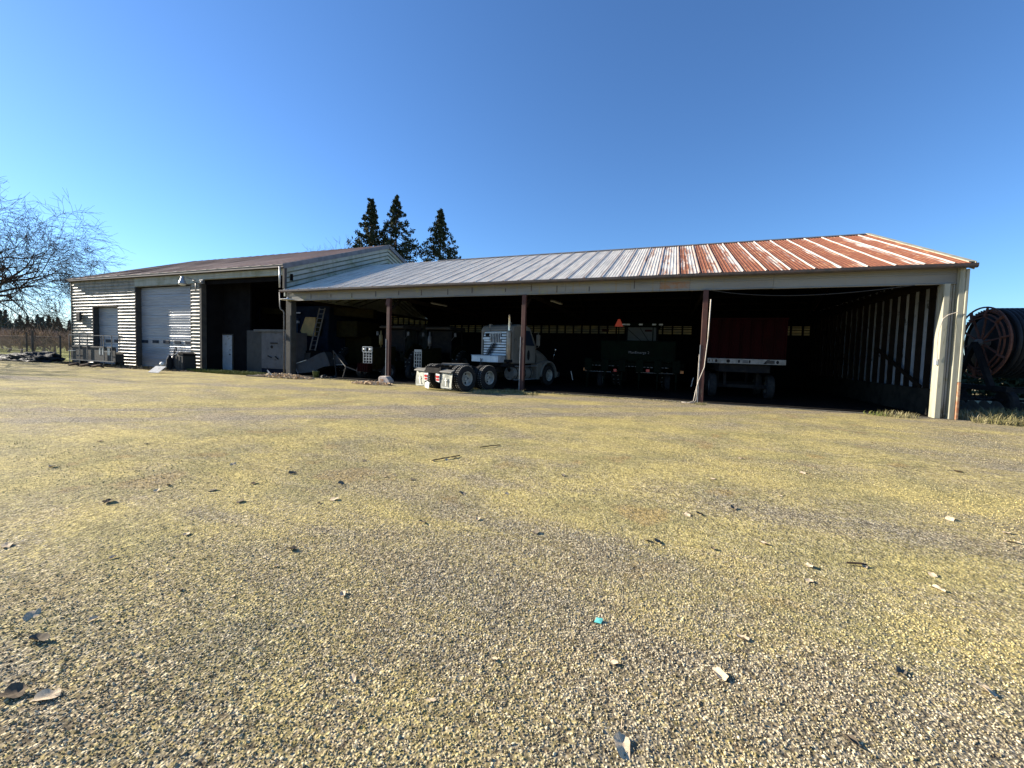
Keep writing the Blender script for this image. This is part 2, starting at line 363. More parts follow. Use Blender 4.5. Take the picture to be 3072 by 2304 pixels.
def field_mat():
    t = NT('orchard_grass'); p = t.wpos()
    f = t.noise(t.mapv(p, (.4, 1.2, 1)), .5, 6, .7); g = t.noise(p, 8, 4, .7)
    col = t.mix(t.ramp(f, .38, .6), (.40, .40, .11), (.26, .27, .07)); col = t.mix(t.ramp(f, .6, .72), col, (.38, .29, .17))
    col = t.mix(t.ramp(g, .4, .7, 0, .5), col, (.05, .06, .02)); t.bump(g, .6, .05)
    return t.done(col, .95, 0, .1)
M['field'] = field_mat()

# ------------------------------------------------------------------ ground (one sheet to the horizon)
def axis(a, b, step, far=1800, n=16):
    core = list(np.arange(a, b+1e-6, step)); out = []
    for k in range(1, n+1): out.append((far/8)*((math.exp(k/n*2.3)-1)/(math.exp(2.3)-1))*8)
    return np.array([a-q for q in reversed(out)]+core+[b+q for q in out])
gx = axis(-60, 20, .5); gy = axis(-10, 40, .5)
X, Y = np.meshgrid(gx, gy)
def gz(x, y):
    d = math.hypot(x, y); k = min(1, max(0, (d-3.5)/5)); k *= min(1, max(0, (15.2-y)/3)) if y < 16 else 0
    if x < -60 or x > 20 or y < -10 or y > 40: return 0
    return k*(.05*noise.noise(Vector((x*.22, y*.3, 0)))+.018*noise.noise(Vector((x*.9, y*.9, 4))))
Z = np.array([[gz(x, y) for x in gx] for y in gy])
nx, ny = len(gx), len(gy); idx = np.arange(nx*ny).reshape(ny, nx)
F = np.stack([idx[:-1, :-1].ravel(), idx[:-1, 1:].ravel(), idx[1:, 1:].ravel(), idx[1:, :-1].ravel()], 1)
g = fast_mesh('ground', np.stack([X.ravel(), Y.ravel(), Z.ravel()], 1), F, M['ground'], smooth=True); tag(g, kind='structure')
# orchard field beyond the fence and round the buildings
mb = MB(); mb.add([(-1500, 16.4, .03), (-41.3, 16.4, .03), (-41.3, 36, .03), (-15, 36, .03), (-15, 1700, .03), (-1500, 1700, .03)], [(0, 1, 2, 3, 4, 5)])
tag(mb.build('orchard_field', M['field']), kind='structure')
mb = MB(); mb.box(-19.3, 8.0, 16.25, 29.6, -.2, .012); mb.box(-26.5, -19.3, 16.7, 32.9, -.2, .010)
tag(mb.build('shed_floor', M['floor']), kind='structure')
mb = MB()
for i in range(40):
    x0 = -19.2+i*.68; mb.box(x0, x0+.672, 15.98+rnd.uniform(-.03, .03), 16.246, -.2, .006+rnd.uniform(0, .012))
tag(mb.build('threshold_slab', M['concrete']), kind='structure')

# loose stones near the camera
def gravel(name, poly, dens, r0, smin, smax, seed):
    me = bpy.data.meshes.new(name); me.from_pydata([(x, y, .001) for x, y in poly], [], [tuple(range(len(poly)))]); me.materials.append(M['stone'])
    o = bpy.data.objects.new(name, me); COL.objects.link(o); tag(o, kind='stuff')
    ng = bpy.data.node_groups.new(name, 'GeometryNodeTree')
    ng.interface.new_socket('Geometry', in_out='INPUT', socket_type='NodeSocketGeometry'); ng.interface.new_socket('Geometry', in_out='OUTPUT', socket_type='NodeSocketGeometry')
    N, L = ng.nodes, ng.links
    gi, go = N.new('NodeGroupInput'), N.new('NodeGroupOutput')
    # many small triangles so that the density can thin out with distance
    sd = N.new('GeometryNodeSubdivideMesh'); sd.inputs['Level'].default_value = 6
    tri = N.new('GeometryNodeTriangulate'); L.new(gi.outputs[0], tri.inputs[0]); L.new(tri.outputs[0], sd.inputs['Mesh'])
    ps = N.new('GeometryNodeInputPosition'); ln = N.new('ShaderNodeVectorMath'); ln.operation = 'LENGTH'; L.new(ps.outputs[0], ln.inputs[0])
    def mt(op, a, b):
        q = N.new('ShaderNodeMath'); q.operation = op
        for k, v in enumerate((a, b)):
            if isinstance(v, bpy.types.NodeSocket): L.new(v, q.inputs[k])
            else: q.inputs[k].default_value = v
        return q.outputs[0]
    f = mt('MULTIPLY', mt('POWER', mt('MINIMUM', mt('DIVIDE', r0, ln.outputs['Value']), 1.0), 2.0), dens)
    dp = N.new('GeometryNodeDistributePointsOnFaces'); L.new(f, dp.inputs['Density']); dp.inputs['Seed'].default_value = seed
    ico = N.new('GeometryNodeMeshIcoSphere'); ico.inputs['Radius'].default_value = 1; ico.inputs['Subdivisions'].default_value = 2
    sp = N.new('GeometryNodeSetPosition'); nt = N.new('ShaderNodeTexNoise'); nt.inputs['Scale'].default_value = 1.3
    sub = N.new('ShaderNodeVectorMath'); sub.operation = 'MULTIPLY_ADD'; sub.inputs[1].default_value = (1.1, 1.1, 1.1); sub.inputs[2].default_value = (-.55, -.55, -.55)
    L.new(nt.outputs['Color'], sub.inputs[0]); L.new(sub.outputs[0], sp.inputs['Offset']); L.new(ico.outputs['Mesh'], sp.inputs['Geometry'])
    sm = N.new('GeometryNodeSetMaterial'); sm.inputs['Material'].default_value = M['stone']; L.new(sp.outputs[0], sm.inputs['Geometry'])
    ip = N.new('GeometryNodeInstanceOnPoints')
    L.new(sd.outputs[0], dp.inputs['Mesh']); L.new(dp.outputs['Points'], ip.inputs['Points']); L.new(sm.outputs[0], ip.inputs['Instance'])
    rv = N.new('FunctionNodeRandomValue'); rv.data_type = 'FLOAT_VECTOR'; rv.inputs[0].default_value = (-3.14,)*3; rv.inputs[1].default_value = (3.14,)*3
    e2r = N.new('FunctionNodeEulerToRotation'); L.new(rv.outputs['Value'], e2r.inputs[0]); L.new(e2r.outputs[0], ip.inputs['Rotation'])
    rs = N.new('FunctionNodeRandomValue'); rs.data_type = 'FLOAT_VECTOR'; rs.inputs[0].default_value = (smin, smin, smin*.6); rs.inputs[1].default_value = (smax, smax, smax*.7)
    rs.inputs['Seed'].default_value = 5; L.new(rs.outputs['Value'], ip.inputs['Scale'])
    L.new(ip.outputs[0], go.inputs[0])
    md = o.modifiers.new('scatter', 'NODES'); md.node_group = ng
    return o
gravel('gravel', [(-3.0, .2), (3.2, .2), (7.6, 13.5), (-14, 13.5), (-20, 6.0)], 5200, 2.4, .0018, .0058, 1)
gravel('gravel', [(-3.0, .2), (3.2, .2), (7.6, 13.5), (-14, 13.5), (-20, 6.0)], 300, 2.4, .0045, .0095, 2)

# ------------------------------------------------------------------ generic wheel
def wheel(parent, x, y, z, r, w, rimr, side=1, mat_rim='rim', dual=False, name='wheel', holes=5, treads=0):
    """axis along local x; side=+1: face towards +x"""
    Mx = T(x, y, z, ry=90 if side > 0 else -90)
    t = MB(); h = w/2
    prof = [(rimr, -h*.7), (rimr*1.1, -h), (r*.86, -h), (r*.97, -h*.8), (r, -h*.55), (r, h*.55), (r*.97, h*.8), (r*.86, h), (rimr*1.1, h), (rimr, h*.7)]
    t.lathe(prof, 40, Mx)
    if treads:
        tb = MB()
        for k in range(treads):
            a = 2*math.pi*k/treads
            for s_ in (-1, 1):
                p = Mx @ Vector((math.cos(a)*r, math.sin(a)*r, s_*h*.28)); q = Mx @ Vector((math.cos(a+.03)*r, math.sin(a+.03)*r, s_*h*.62))
                tb.beam(p, q, r*.05, r*.03, up=(p-Vector((x, y, z))).normalized())
    n0 = len(t.f)
    if treads: t.add(tb.v, tb.f)
    ty = t.build('tyre', M['blackrub'], parent, smooth=False); ty.data.materials.append(M['dustytread'])
    for pf in ty.data.polygons[n0:]: pf.material_index = 1
    rm = MB()
    rm.lathe([(rimr*1.02, h*.92), (rimr*.93, h*.95), (rimr*.90, h*.5), (rimr*.87, -h*.1), (rimr*.80, -h*.4), (rimr*.62, -h*.5), (rimr*.42, -h*.42), (rimr*.36, h*.15), (rimr*.2, h*.22), (0.001, h*.22)], 32, Mx)
    rm.lathe([(rimr*1.02, -h*.92), (rimr*.9, -h*.5), (rimr*.5, -h*.45), (.001, -h*.45)], 24, Mx)
    rr = rm.build('rim', M[mat_rim], parent, smooth=True)
    if holes:
        hb = MB()
        for k in range(holes):
            a = 2*math.pi*k/holes+.3; c = Mx @ Vector((math.cos(a)*rimr*.66, math.sin(a)*rimr*.66, h*-.5))
            hb.lathe([(.001, .03), (rimr*.13, .03), (rimr*.13, 0)], 10, Matrix.Translation(c) @ Mx.to_3x3().to_4x4())
        hb.build('hand_hole', M['chassis'], rr)
        nb = MB()
        for k in range(8):
            a = 2*math.pi*k/8; c = Mx @ Vector((math.cos(a)*rimr*.3, math.sin(a)*rimr*.3, h*.2))
            nb.lathe([(.001, .02), (.016, .02), (.016, 0)], 6, Matrix.Translation(c) @ Mx.to_3x3().to_4x4())
        nb.build('lug_nut', M['greysteel'], rr)
    return ty
# ------------------------------------------------------------------ buildings
def wpart(mb, name, mat, parent, **kw):
    """part given in world coordinates under an unrotated thing"""
    mb.shift = -parent.location if parent.type == 'EMPTY' else Vector((0, 0, 0)); o = mb.build(name, mat, parent, **kw); o.location = mb.shift; return o
FY = 16.16
# ---- open-front machine shed
XL, XR = -19.40, 8.07
shed = thing('machine_shed', 'long open-front machine shed with a rust-streaked ribbed metal roof', 'shed', (-5.7, FY, 0))
def roofline(y): return 4.60+(y-15.86)*.3945
YR = 22.95; ZR = roofline(YR); YB = 29.85
def ribbed(x0, x1, ya, za, yb, zb, segs, pitch=.682, off=0.17):
    px_ = []; k0 = math.floor((x0+19.4)/pitch)-1
    for k in range(k0, int((x1+19.4)/pitch)+2):
        b = -19.4-off+k*pitch
        px_ += [(b-.036, 0), (b-.018, .038), (b+.018, .038), (b+.036, 0)]
        for j in range(1, 6):
            c = b+j*pitch/6; px_ += [(c-.022, 0), (c-.010, .012), (c+.010, .012), (c+.022, 0)]
    px_ = [(x, h) for x, h in px_ if x0 <= x <= x1]; px_ = [(x0, 0)]+px_+[(x1, 0)]
    n = len(px_); V = []; F_ = []
    for i in range(segs+1):
        t_ = i/segs; y = ya+(yb-ya)*t_
        for x, h in px_:
            wob = .012*noise.noise(Vector((x*.8, y*.9, 2)))+(.012*noise.noise(Vector((x*1.7, 0, 9))) if i == 0 else 0)
            V.append((x, y+(rnd.uniform(-.012, .012) if i in (0,) and h > .03 else 0), za+(zb-za)*t_+h+wob))
    for i in range(segs):
        for j in range(n-1): F_.append((i*n+j, i*n+j+1, (i+1)*n+j+1, (i+1)*n+j))
    mb = MB(); mb.add(V, F_); return mb
r_ = ribbed(XL+.02, XR+.05, 15.84, 4.60, YR, ZR, 10); r2 = ribbed(XL+.02, XR+.05, YR, ZR, YB, 4.66, 3)
r_.add(r2.v, r2.f); roof = wpart(r_, 'roof', M['roof'], shed)
sm = roof.modifiers.new('sheet', 'SOLIDIFY'); sm.thickness = .012; sm.offset = 1
mb = MB(); mb.prism([(15.9, roofline(15.9)-.035), (YR, ZR-.035), (29.8, 4.64), (29.8, 4.62), (YR, ZR-.055), (15.9, roofline(15.9)-.055)], XL+.04, XR-.02, 'x'); wpart(mb, 'roof_shade_sheet', M['darkmetal'], roof)  # added dark sheet below the roof, stands in for the shade inside
mb = MB(); mb.prism([(YR-.18, ZR-.03), (YR, ZR+.06), (YR+.18, ZR-.03), (YR, ZR+.03)], -14.2, XR+.06, 'x'); o = wpart(mb, 'ridge_cap', M['greysteel'], roof)
mb = MB()   # white rake trim at the right edge of the roof
mb.beam((XR+.02, 15.86, 4.645), (XR+.02, YR, ZR+.045), .16, .03); mb.beam((XR+.085, 15.86, 4.53), (XR+.085, YR, ZR-.07), .02, .22); mb.beam((XR+.085, YR+.05, ZR-.07), (XR+.085, YB, 4.55), .02, .22)
wpart(mb, 'rake_trim', M['trim'], roof)
# header panel above the opening, in sheets with shallow ribs
mb = MB()
prof = [(16.10, 4.56), (16.10, 4.40), (16.085, 4.395), (16.085, 4.385), (16.10, 4.38), (16.10, 4.345), (16.085, 4.34), (16.085, 4.33), (16.10, 4.325), (16.10, 4.10), (16.075, 4.075), (16.075, 4.055), (16.155, 4.05), (16.155, 4.56)]
xs = [-19.36, -16.5, -13.3, -10.2, -7.1, -4.0, -.42, .6, 3.2, 7.895]
for a, b in zip(xs[:-1], xs[1:]):
    dz = rnd.uniform(-.012, .012); dy = rnd.uniform(-.006, .004)
    mb.prism([(y+dy, z+dz*(z < 4.2)) for y, z in prof], a+.004, b-.004, 'x')
wpart(mb, 'header_panel', M['header'], shed)
mb = MB()
for k in range(14):   # rust-dark fastener seams on the header
    x = -19+k*1.35+rnd.uniform(-.3, .3)
    mb.box(x, x+.03, 16.083, 16.099, 4.1+rnd.uniform(0, .1), 4.4+rnd.uniform(-.1, .1))
wpart(mb, 'rust_seam', M['gutter'], shed)
def gutter(x0, x1, y, z, name='gutter', mat='gutter', parent=None, r=.065, sag=.012):
    mb = MB(); n = 40; ring = [(-1, 1.0), (-.95, -.2), (-.6, -.8), (0, -1), (.75, -.9), (.8, 1.0), (.7, 1.0), (.65, -.75), (0, -.86), (-.55, -.66), (-.85, -.1), (-.88, 1.0)]
    vs = []; fs = []
    for i in range(n+1):
        x = x0+(x1-x0)*i/n; w = sag*noise.noise(Vector((x*.35, y, z)))*2
        vs += [(x, y+a*r, z+b*r+w) for a, b in ring]
    k = len(ring)
    for i in range(n):
        for j in range(k): fs.append((i*k+j, i*k+(j+1) % k, (i+1)*k+(j+1) % k, (i+1)*k+j))
    fs += [tuple(range(k)), tuple(n*k+j for j in range(k-1, -1, -1))]
    mb.add(vs, fs); return wpart(mb, name, M[mat], parent)
gutter(XL-.12, XR+.12, 15.83, 4.53, parent=shed)
# corner columns and return wall at the right end
mb = MB(); mb.box(7.58, 7.72, 15.99, 16.30, 0, 4.05); wpart(mb, 'corner_post', M['trim'], shed, bevel=.012)
mb = MB()
for k in range(3): mb.box(7.723+k*.06, 7.723+k*.06+.04, 16.12, 16.16, .02, 4.05)
mb.box(7.72, 7.90, 16.162, 16.2, 0, 4.05); wpart(mb, 'return_wall', M['fascia'], shed)
mb = MB(); mb.box(7.90, 8.03, 15.97, 16.30, 0, 4.56); wpart(mb, 'corner_post', M['trim'], shed, bevel=.012)
mb = MB(); mb.box(8.035, 8.11, 15.95, 16.04, 1.12, 4.46); wpart(mb, 'downspout', M['trim'], shed, bevel=.02)
mb = MB(); mb.box(8.037, 8.112, 15.945, 16.035, 0, 1.12); wpart(mb, 'downspout', M['trimlow'], shed, bevel=.02)
mb = MB(); pts = [(7.54, 15.97, 1.75), (7.49, 15.95, 2.1), (7.50, 15.95, 2.6), (7.58, 15.95, 3.0), (7.70, 15.96, 3.12), (7.9, 15.94, 3.2)]
mb.tube(pts, .012, 6); wpart(mb, 'loose_cable', M['cable'], shed)
mb = MB(); mb.box(7.51, 7.575, 15.99, 16.06, 1.62, 1.80); wpart(mb, 'outlet_box', M['white'], shed, bevel=.006)
# right wall: metal skin seen from inside between dark studs
mb = MB(); mb.box(8.07, 8.10, 16.31, 29.7, .0, 4.6)
for k in range(54): mb.beam((8.062, 16.35+k*.25, .9), (8.062, 16.35+k*.25, 4.5), .02, .03) if k % 2 else None
for k in range(18):   # small lap lines across the skin
    z = .95+k*.2; mb.box(8.055, 8.07, 16.35, 29.6, z, z+.012)
wpart(mb, 'wall_skin', M['insideskin'], shed)
mb = MB(); mb.prism([(16.31, 4.604), (29.7, 4.604), (29.68, 4.66), (YR, ZR-.04), (16.31, 4.70)], 8.066, 8.101, 'x'); wpart(mb, 'gable_end', M['darkmetal'], shed)
mb = MB()
for k in range(22):
    y = 16.78+k*.6; mb.box(7.90, 8.05, y, y+.05, .8, 4.55)
for z in (4.3,): mb.box(7.86, 7.898, 16.35, 29.6, z, z+.15)
mb.beam((7.85, 17.4, .86), (7.85, 20.6, 2.2), .04, .14)
wpart(mb, 'wall_stud', M['darkwood'], shed)
mb = MB(); mb.box(7.80, 8.045, 16.34, 29.6, 0, .84); wpart(mb, 'kick_wall', M['kick'], shed, bevel=.01)
# back wall with a row of dim translucent strips
mb = MB(); yb = 29.70
def wallrect(x0, x1, z0, z1, y=yb, th=.06): mb.box(x0, x1, y, y+th, z0, z1)
wallrect(-19.3, 8.05, 0, 3.2); wallrect(-19.3, 8.05, 3.76, 4.70); wallrect(-19.3, -17.2, 3.2, 3.76); wallrect(1.44, 5.9, 3.2, 3.76); mb.box(7.8, 8.069, 29.61, 29.69, 3.76, 4.76)
for x in np.arange(-17.2, 8, .62):
    mb.box(x-.05, x+.05, yb-.09, yb, 3.0, 3.9)
for z in (3.33, 3.50, 3.64): mb.box(-17.2, 8.0, yb-.04, yb-.001, z, z+.03+.02*(z > 3.4))
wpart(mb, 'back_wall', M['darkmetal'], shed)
tp = NT('dusty_fibreglass_strip'); tr = tp.n('ShaderNodeBsdfTranslucent'); df = tp.n('ShaderNodeBsdfDiffuse'); mx = tp.n('ShaderNodeMixShader')
cc = tp.mix(tp.ramp(tp.noise(tp.mapv(tp.pos(), (1, 1, 2)), 1.5, 5), .35, .65), (.36, .29, .16), (.22, .20, .14))
tp.set(tr.inputs[0], cc); tp.set(df.inputs[0], (.1, .09, .07)); tp.set(mx.inputs[0], .2)
tp.t.links.new(tr.outputs[0], mx.inputs[1]); tp.t.links.new(df.outputs[0], mx.inputs[2]); tp.t.links.new(mx.outputs[0], tp.out.inputs[0]); M['fibre'] = tp.m
mb = MB(); mb.box(-17.2, 1.44, yb+.02, yb+.03, 3.2, 3.76); mb.box(5.9, 8.0, yb+.02, yb+.03, 3.2, 3.76); wpart(mb, 'light_strip', M['fibre'], shed)
STRIP_DONE = 1
# frame: rafters, purlins, ridge beam, eave beam
mb = MB()
for x in (-19.1, -12.6, -5.73, 1.14, 7.7):
    mb.beam((x, 16.3, 4.36), (x, YR, ZR-.22), .09, .26); mb.beam((x, YR, ZR-.22), (x, 29.6, 4.36), .09, .26)
    if x > -19 and x < 7: mb.beam((x, 16.3, 3.6), (x, 17.9, 4.85), .07, .12)
    mb.beam((x, 16.3, 4.15), (x, 29.6, 4.15), .07, .16)
for j in range(9):
    y = 16.4+j*.8; mb.beam((-19.2, y, roofline(y)-.09), (7.9, y, roofline(y)-.09), .05, .1)
    y2 = 29.4-j*.8; z2 = 4.66+(29.85-y2)*(ZR-4.66)/(29.85-YR); mb.beam((-19.2, y2, z2-.09), (7.9, y2, z2-.09), .05, .1)
mb.box(-19.3, 7.2, 16.162, 16.3, 4.06, 4.5)
wpart(mb, 'roof_frame', M['darkwood'], shed)
for i, x in enumerate((-12.6, -5.73, 1.14)):
    mb = MB(); mb.box(x-.085, x+.085, 16.0, 16.17, -.02, 4.05)
    if i == 0: mb.beam((x, 16.08, 4.0), (x-.05, 16.08, 3.7), .24, .17)
    o = wpart(mb, 'support_post', M['redpost'], shed, bevel=.008)
    mb = MB(); mb.box(x-.085, x+.085, 16.0, 16.17, 1.9, 4.05); 
    mb = MB(); mb.box(x-.11, x-.088, 15.99, 16.03, 0, 2.1 if i != 1 else 2.3); wpart(mb, 'conduit', M['galv'], shed)
mb = MB(); mb.box(-19.30, -18.92, 16.02, 16.34, 0, 4.04); wpart(mb, 'corner_post', W('dark_grey_column', (.05, .05, .045), (.035, .035, .03), 3, .8), shed, bevel=.01)
mb = MB(); mb.tube([(-19.52, 15.82, 4.5), (-19.52, 15.84, 3.75), (-19.50, 15.86, 3.6), (-19.40, 15.93, 3.5), (-19.36, 15.95, 3.4), (-19.36, 15.95, .05)], .034, 8)
wpart(mb, 'downspout', M['greysteel'], shed, smooth=True)
for nm, a, b in (('fluorescent_lamp', (1295, 903), (1375, 920)), ('fluorescent_lamp', (1655, 899), (1700, 922))):
    p = aty(*a, 19.0); q = aty(*b, 20.3); q.z = p.z = 4.2; q.x = p.x+.15
    o = thing('fluorescent_lamp', 'long unlit fluorescent fixture hanging '+('left of the second shed post' if a[0] < 1400 else 'over the front of the white truck'), 'ceiling lamp', (p.x, p.y, 4.2), 0, 'unlit tube lamps under the shed roof')
    d = q-p; mb = MB(); mb.beam((0, 0, 0), d, .16, .05); mb.build('housing', M['greysteel'], o)
    mb = MB(); mb.tube([(-.04, 0, -.04), d+Vector((-.04, 0, -.04))], .018, 8); mb.tube([(.04, 0, -.04), d+Vector((.04, 0, -.04))], .018, 8); mb.build('tube', M['white'], o)
    mb = MB(); mb.beam((0, .05, .02), (0, .05, .12), .01); mb.beam(d*.9, d*.9+Vector((0, 0, .12)), .01); mb.build('hanger', M['greysteel'], o)

# ---- workshop with roller doors
shop = thing('workshop', 'enclosed metal-sided workshop with two roller doors and a brown-red roof', 'workshop', (-30.2, FY, 0))
WX0, WX1 = -40.87, -19.42; WY = 16.15
def siding(mb, x0, x1, z0, z1, y, pitch=.213, seed=0):
    n = max(2, int((x1-x0)/.22)); rows = int(math.ceil((z1-z0)/pitch)); V = []; 
    def dep(x, k): return .040+.018*noise.noise(Vector((x*1.3, k*1.7, seed)))+.010*noise.noise(Vector((x*5, k*3.1, seed)))
    prof = []
    for k in range(rows+1):
        zz = z1-k*pitch
        for dz, kind in ((0, 0), (-.118, 0), (-.166, 1), (-.186, 1), (-.198, 0)):
            z = zz+dz
            if z >= z0-1e-6: prof.append((z, kind, k))
    for i in range(n+1):
        x = x0+(x1-x0)*i/n
        for z, kind, k in prof:
            wz = .006*noise.noise(Vector((x*1.1, k*.9, seed+5)))
            V.append((x, y-.002-(dep(x, k) if kind else .006*(1+noise.noise(Vector((x*.9, z*2, seed))))), z+wz))
    m_ = len(prof); F_ = [(i*m_+j, i*m_+j+1, (i+1)*m_+j+1, (i+1)*m_+j) for i in range(n) for j in range(m_-1)]
    mb.add(V, F_)
D2 = (-38.15, -35.05, 4.03); D1 = (-33.1, -27.38, 5.22)
mb = MB()
siding(mb, WX0, D2[0], -.1, 5.75, WY, seed=1); siding(mb, D2[1], D1[0], -.1, 5.75, WY, seed=2); siding(mb, D2[0], D2[1], D2[2], 5.75, WY, seed=3)
siding(mb, D1[1], -26.52, -.1, 5.22, WY, seed=4)
mb.box(WX0, D2[0], WY, WY+.12, -.1, 5.9); mb.box(D2[1], D1[0], WY, WY+.12, -.1, 5.9); mb.box(D2[0], D2[1], WY, WY+.12, D2[2], 5.9); mb.box(D1[1], -26.52, WY, WY+.12, -.1, 5.9); mb.box(D1[0], D1[1], WY, WY+.12, D1[2], 5.9)
wpart(mb, 'front_siding', M['siding'], shop)
mb = MB(); mb.box(WX0-.03, WX0+.06, WY-.05, WY+.05, -.1, 5.88); wpart(mb, 'corner_trim', W('dark_green_trim', (.03, .045, .035), (.05, .05, .04), 3, .7), shop)
mb = MB(); mb.box(WX0, WX0+.1, WY+.121, 32.9, -.1, 5.9); mb.prism([(WY, 5.902), (32.9, 5.902), (24.55, 9.02)], WX0, WX0+.1, 'x'); mb.box(WX0+.1, -26.6, 32.8, 32.9, -.1, 5.9)
mb.box(-26.6, -19.5, 32.8, 32.9, -.1, 4.1); mb.box(-26.6, -19.5, 32.8, 32.9, 5.5, 5.9)
wpart(mb, 'end_wall', M['siding'], shop)
# gable wall above the shed roof, ribs parallel to the rake
gz0, gzr = 5.96, 9.12
def rake(y): return gz0+(gzr-gz0)*(1-abs(y-24.55)/8.5)
mb = MB(); mb.prism([(16.05, 4.3), (33.05, 4.3), (33.05, gz0-.12), (24.55, gzr-.12), (16.05, gz0-.12)], WX1-.08, WX1, 'x')
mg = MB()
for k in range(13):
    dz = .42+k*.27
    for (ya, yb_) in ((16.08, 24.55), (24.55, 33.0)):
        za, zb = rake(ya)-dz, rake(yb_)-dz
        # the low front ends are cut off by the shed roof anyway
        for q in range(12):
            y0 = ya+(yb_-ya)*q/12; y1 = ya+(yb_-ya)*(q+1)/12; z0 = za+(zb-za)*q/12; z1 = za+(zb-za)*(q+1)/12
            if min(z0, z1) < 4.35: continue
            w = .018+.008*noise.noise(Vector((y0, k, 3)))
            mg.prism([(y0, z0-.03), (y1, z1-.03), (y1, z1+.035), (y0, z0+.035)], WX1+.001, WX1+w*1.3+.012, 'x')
wpart(mb, 'gable_siding', M['siding2'], shop)
wpart(mg, 'siding_lap', W('shaded_algae_lap', (.07, .08, .05), (.12, .13, .08), 2, .8), shop)  # ribs darkened: algae stain plus the shade under each lap, as colour
mb = MB(); n = 6
def roofsheet(mb, ya, za, yb_, zb):
    xs_ = np.arange(WX0-.1, WX1+.14, .3); V = []; 
    for i in range(n+1):
        for x in xs_:
            t_ = i/n; y = ya+(yb_-ya)*t_; V.append((x, y, za+(zb-za)*t_+.015*noise.noise(Vector((x*.5, y*.5, 7)))))
    m_ = len(xs_); mb.add(V, [(i*m_+j, i*m_+j+1, (i+1)*m_+j+1, (i+1)*m_+j) for i in range(n) for j in range(m_-1)])
    for x in np.arange(WX0, WX1, .9): mb.beam((x, ya, za+.025), (x, yb_, zb+.025), .05, .04)
roofsheet(mb, 15.90, 5.955, 24.55, 9.17); roofsheet(mb, 24.551, 9.17, 33.2, 5.9)
roof2 = wpart(mb, 'roof', M['redroof'], shop); sm = roof2.modifiers.new('sheet', 'SOLIDIFY'); sm.thickness = .02; sm.offset = -1
mb = MB(); ft = W('blue_grey_rake_trim', (.13, .14, .155), (.09, .10, .11), 3, .6)
for x in (WX1+.13, WX0-.11):
    mb.beam((x, 15.84, 5.86), (x, 24.55, 9.08), .03, .26); mb.beam((x, 24.55, 9.08), (x, 33.15, 5.83), .03, .26)
wpart(mb, 'rake_trim', ft, roof2)
mb = MB(); mb.box(WX0-.1, WX1+.11, 15.88, 15.915, 5.82, 5.94); mb.box(WX0-.1, WX1+.1, 15.916, WY-.06, 5.82, 5.84); wpart(mb, 'eave_trim', M['gutter'], roof2)
mb = MB(); mb.box(WX0-.11, WX1+.10, 15.865, 15.92, 5.945, 5.965); wpart(mb, 'drip_edge', M['trim'], roof2)
mb = MB()
fp = [(WY-.03, 5.80), (WY-.03, 5.62), (WY-.05, 5.615), (WY-.05, 5.60), (WY-.03, 5.595), (WY-.03, 5.30), (WY-.055, 5.285), (WY-.055, 5.255), (WY-.001, 5.25), (WY-.001, 5.80)]
mb.prism(fp, D1[0], -26.5, 'x')
fp2 = [(y, z+.20 if z < 5.5 else z) for y, z in fp]
mb.prism(fp2, -26.496, WX1+.06, 'x'); mb.box(-26.5, WX1+.02, WY+.002, WY+.2, 5.47, 5.80)
wpart(mb, 'fascia_panel', M['fascia2'], shop)
mb = MB(); mb.box(-26.55, -26.38, WY-.04, WY+.25, 0, 5.24); mb.box(D1[0], D1[0]+.08, WY-.03, 16.50, 0, 5.2); mb.box(D1[1]-.05, D1[1], WY-.02, 16.50, 0, 5.2)
mb.box(D2[0], D2[0]+.1, WY-.03, 16.50, 0, 4.0); mb.box(D2[1]-.05, D2[1], WY-.02, 16.50, 0, 4.0); mb.box(D2[0]+.1, D2[1]-.05, WY-.03, 16.5, 3.98, 4.06)
wpart(mb, 'door_jamb', M['jamb'], shop)
def roller(x0, x1, ztop, winpx, label):
    mb = MB(); prof = []; z = 0.0; k = 0
    while z < ztop:
        prof += [(z, 0), (z+.012, .012), (z+.05, .014), (z+.062, 0)] if k % 4 else [(z, -.012), (z+.008, .002), (z+.03, .014), (z+.05, 0)]
        z += .168; k += 1
    n = 24; V = []
    for i in range(n+1):
        x = x0+(x1-x0)*i/n
        for zz, d in prof:
            V.append((x, 16.44-d+.010*noise.noise(Vector((x*.9, zz*2.2, 3))), min(zz, ztop)))
    m_ = len(prof); mb.add(V, [(i*m_+j, i*m_+j+1, (i+1)*m_+j+1, (i+1)*m_+j) for i in range(n) for j in range(m_-1)])
    mb.box(x0, x1, 16.46, 16.49, 0, ztop)
    d = wpart(mb, 'roller_door', M['doorpaint'], shop); d['label'] = label
    for a in winpx:
        p = aty(a[0], a[1], 16.40); mb = MB(); mb.box(p.x-.31, p.x+.31, 16.395, 16.42, p.z-.10, p.z+.10)
        mb.build('door_window', M['glassdark'], d, bevel=.02)
roller(D1[0]+.08, D1[1]-.05, 5.2, [(434, 1024.4), (466, 1024.8), (498.5, 1025.6), (532, 1027), (565, 1028.2)], 'tall blue-grey roller door with five small windows')
roller(D2[0]+.1, D2[1]-.05, 3.98, [(291, 1022), (324, 1022.5), (350, 1023)], 'shorter blue-grey roller door behind the steel cage')
mb = MB(); mb.box(-37.98-1.95, -37.98-1.5, 15.98, WY-.05, 3.0, 3.6); 
wpart(mb, 'wall_vent', M['jamb'], shop, bevel=.03)
mb = MB(); mb.tube([(-19.50, 15.80, 5.85), (-19.50, 15.80, 4.72)], .045, 8); wpart(mb, 'downspout', M['galv'], shop, smooth=True)
mb = MB(); mb.box(-19.42, -19.28, 15.90, 16.049, 4.7, 5.8); wpart(mb, 'corner_trim', M['jamb'], shop)
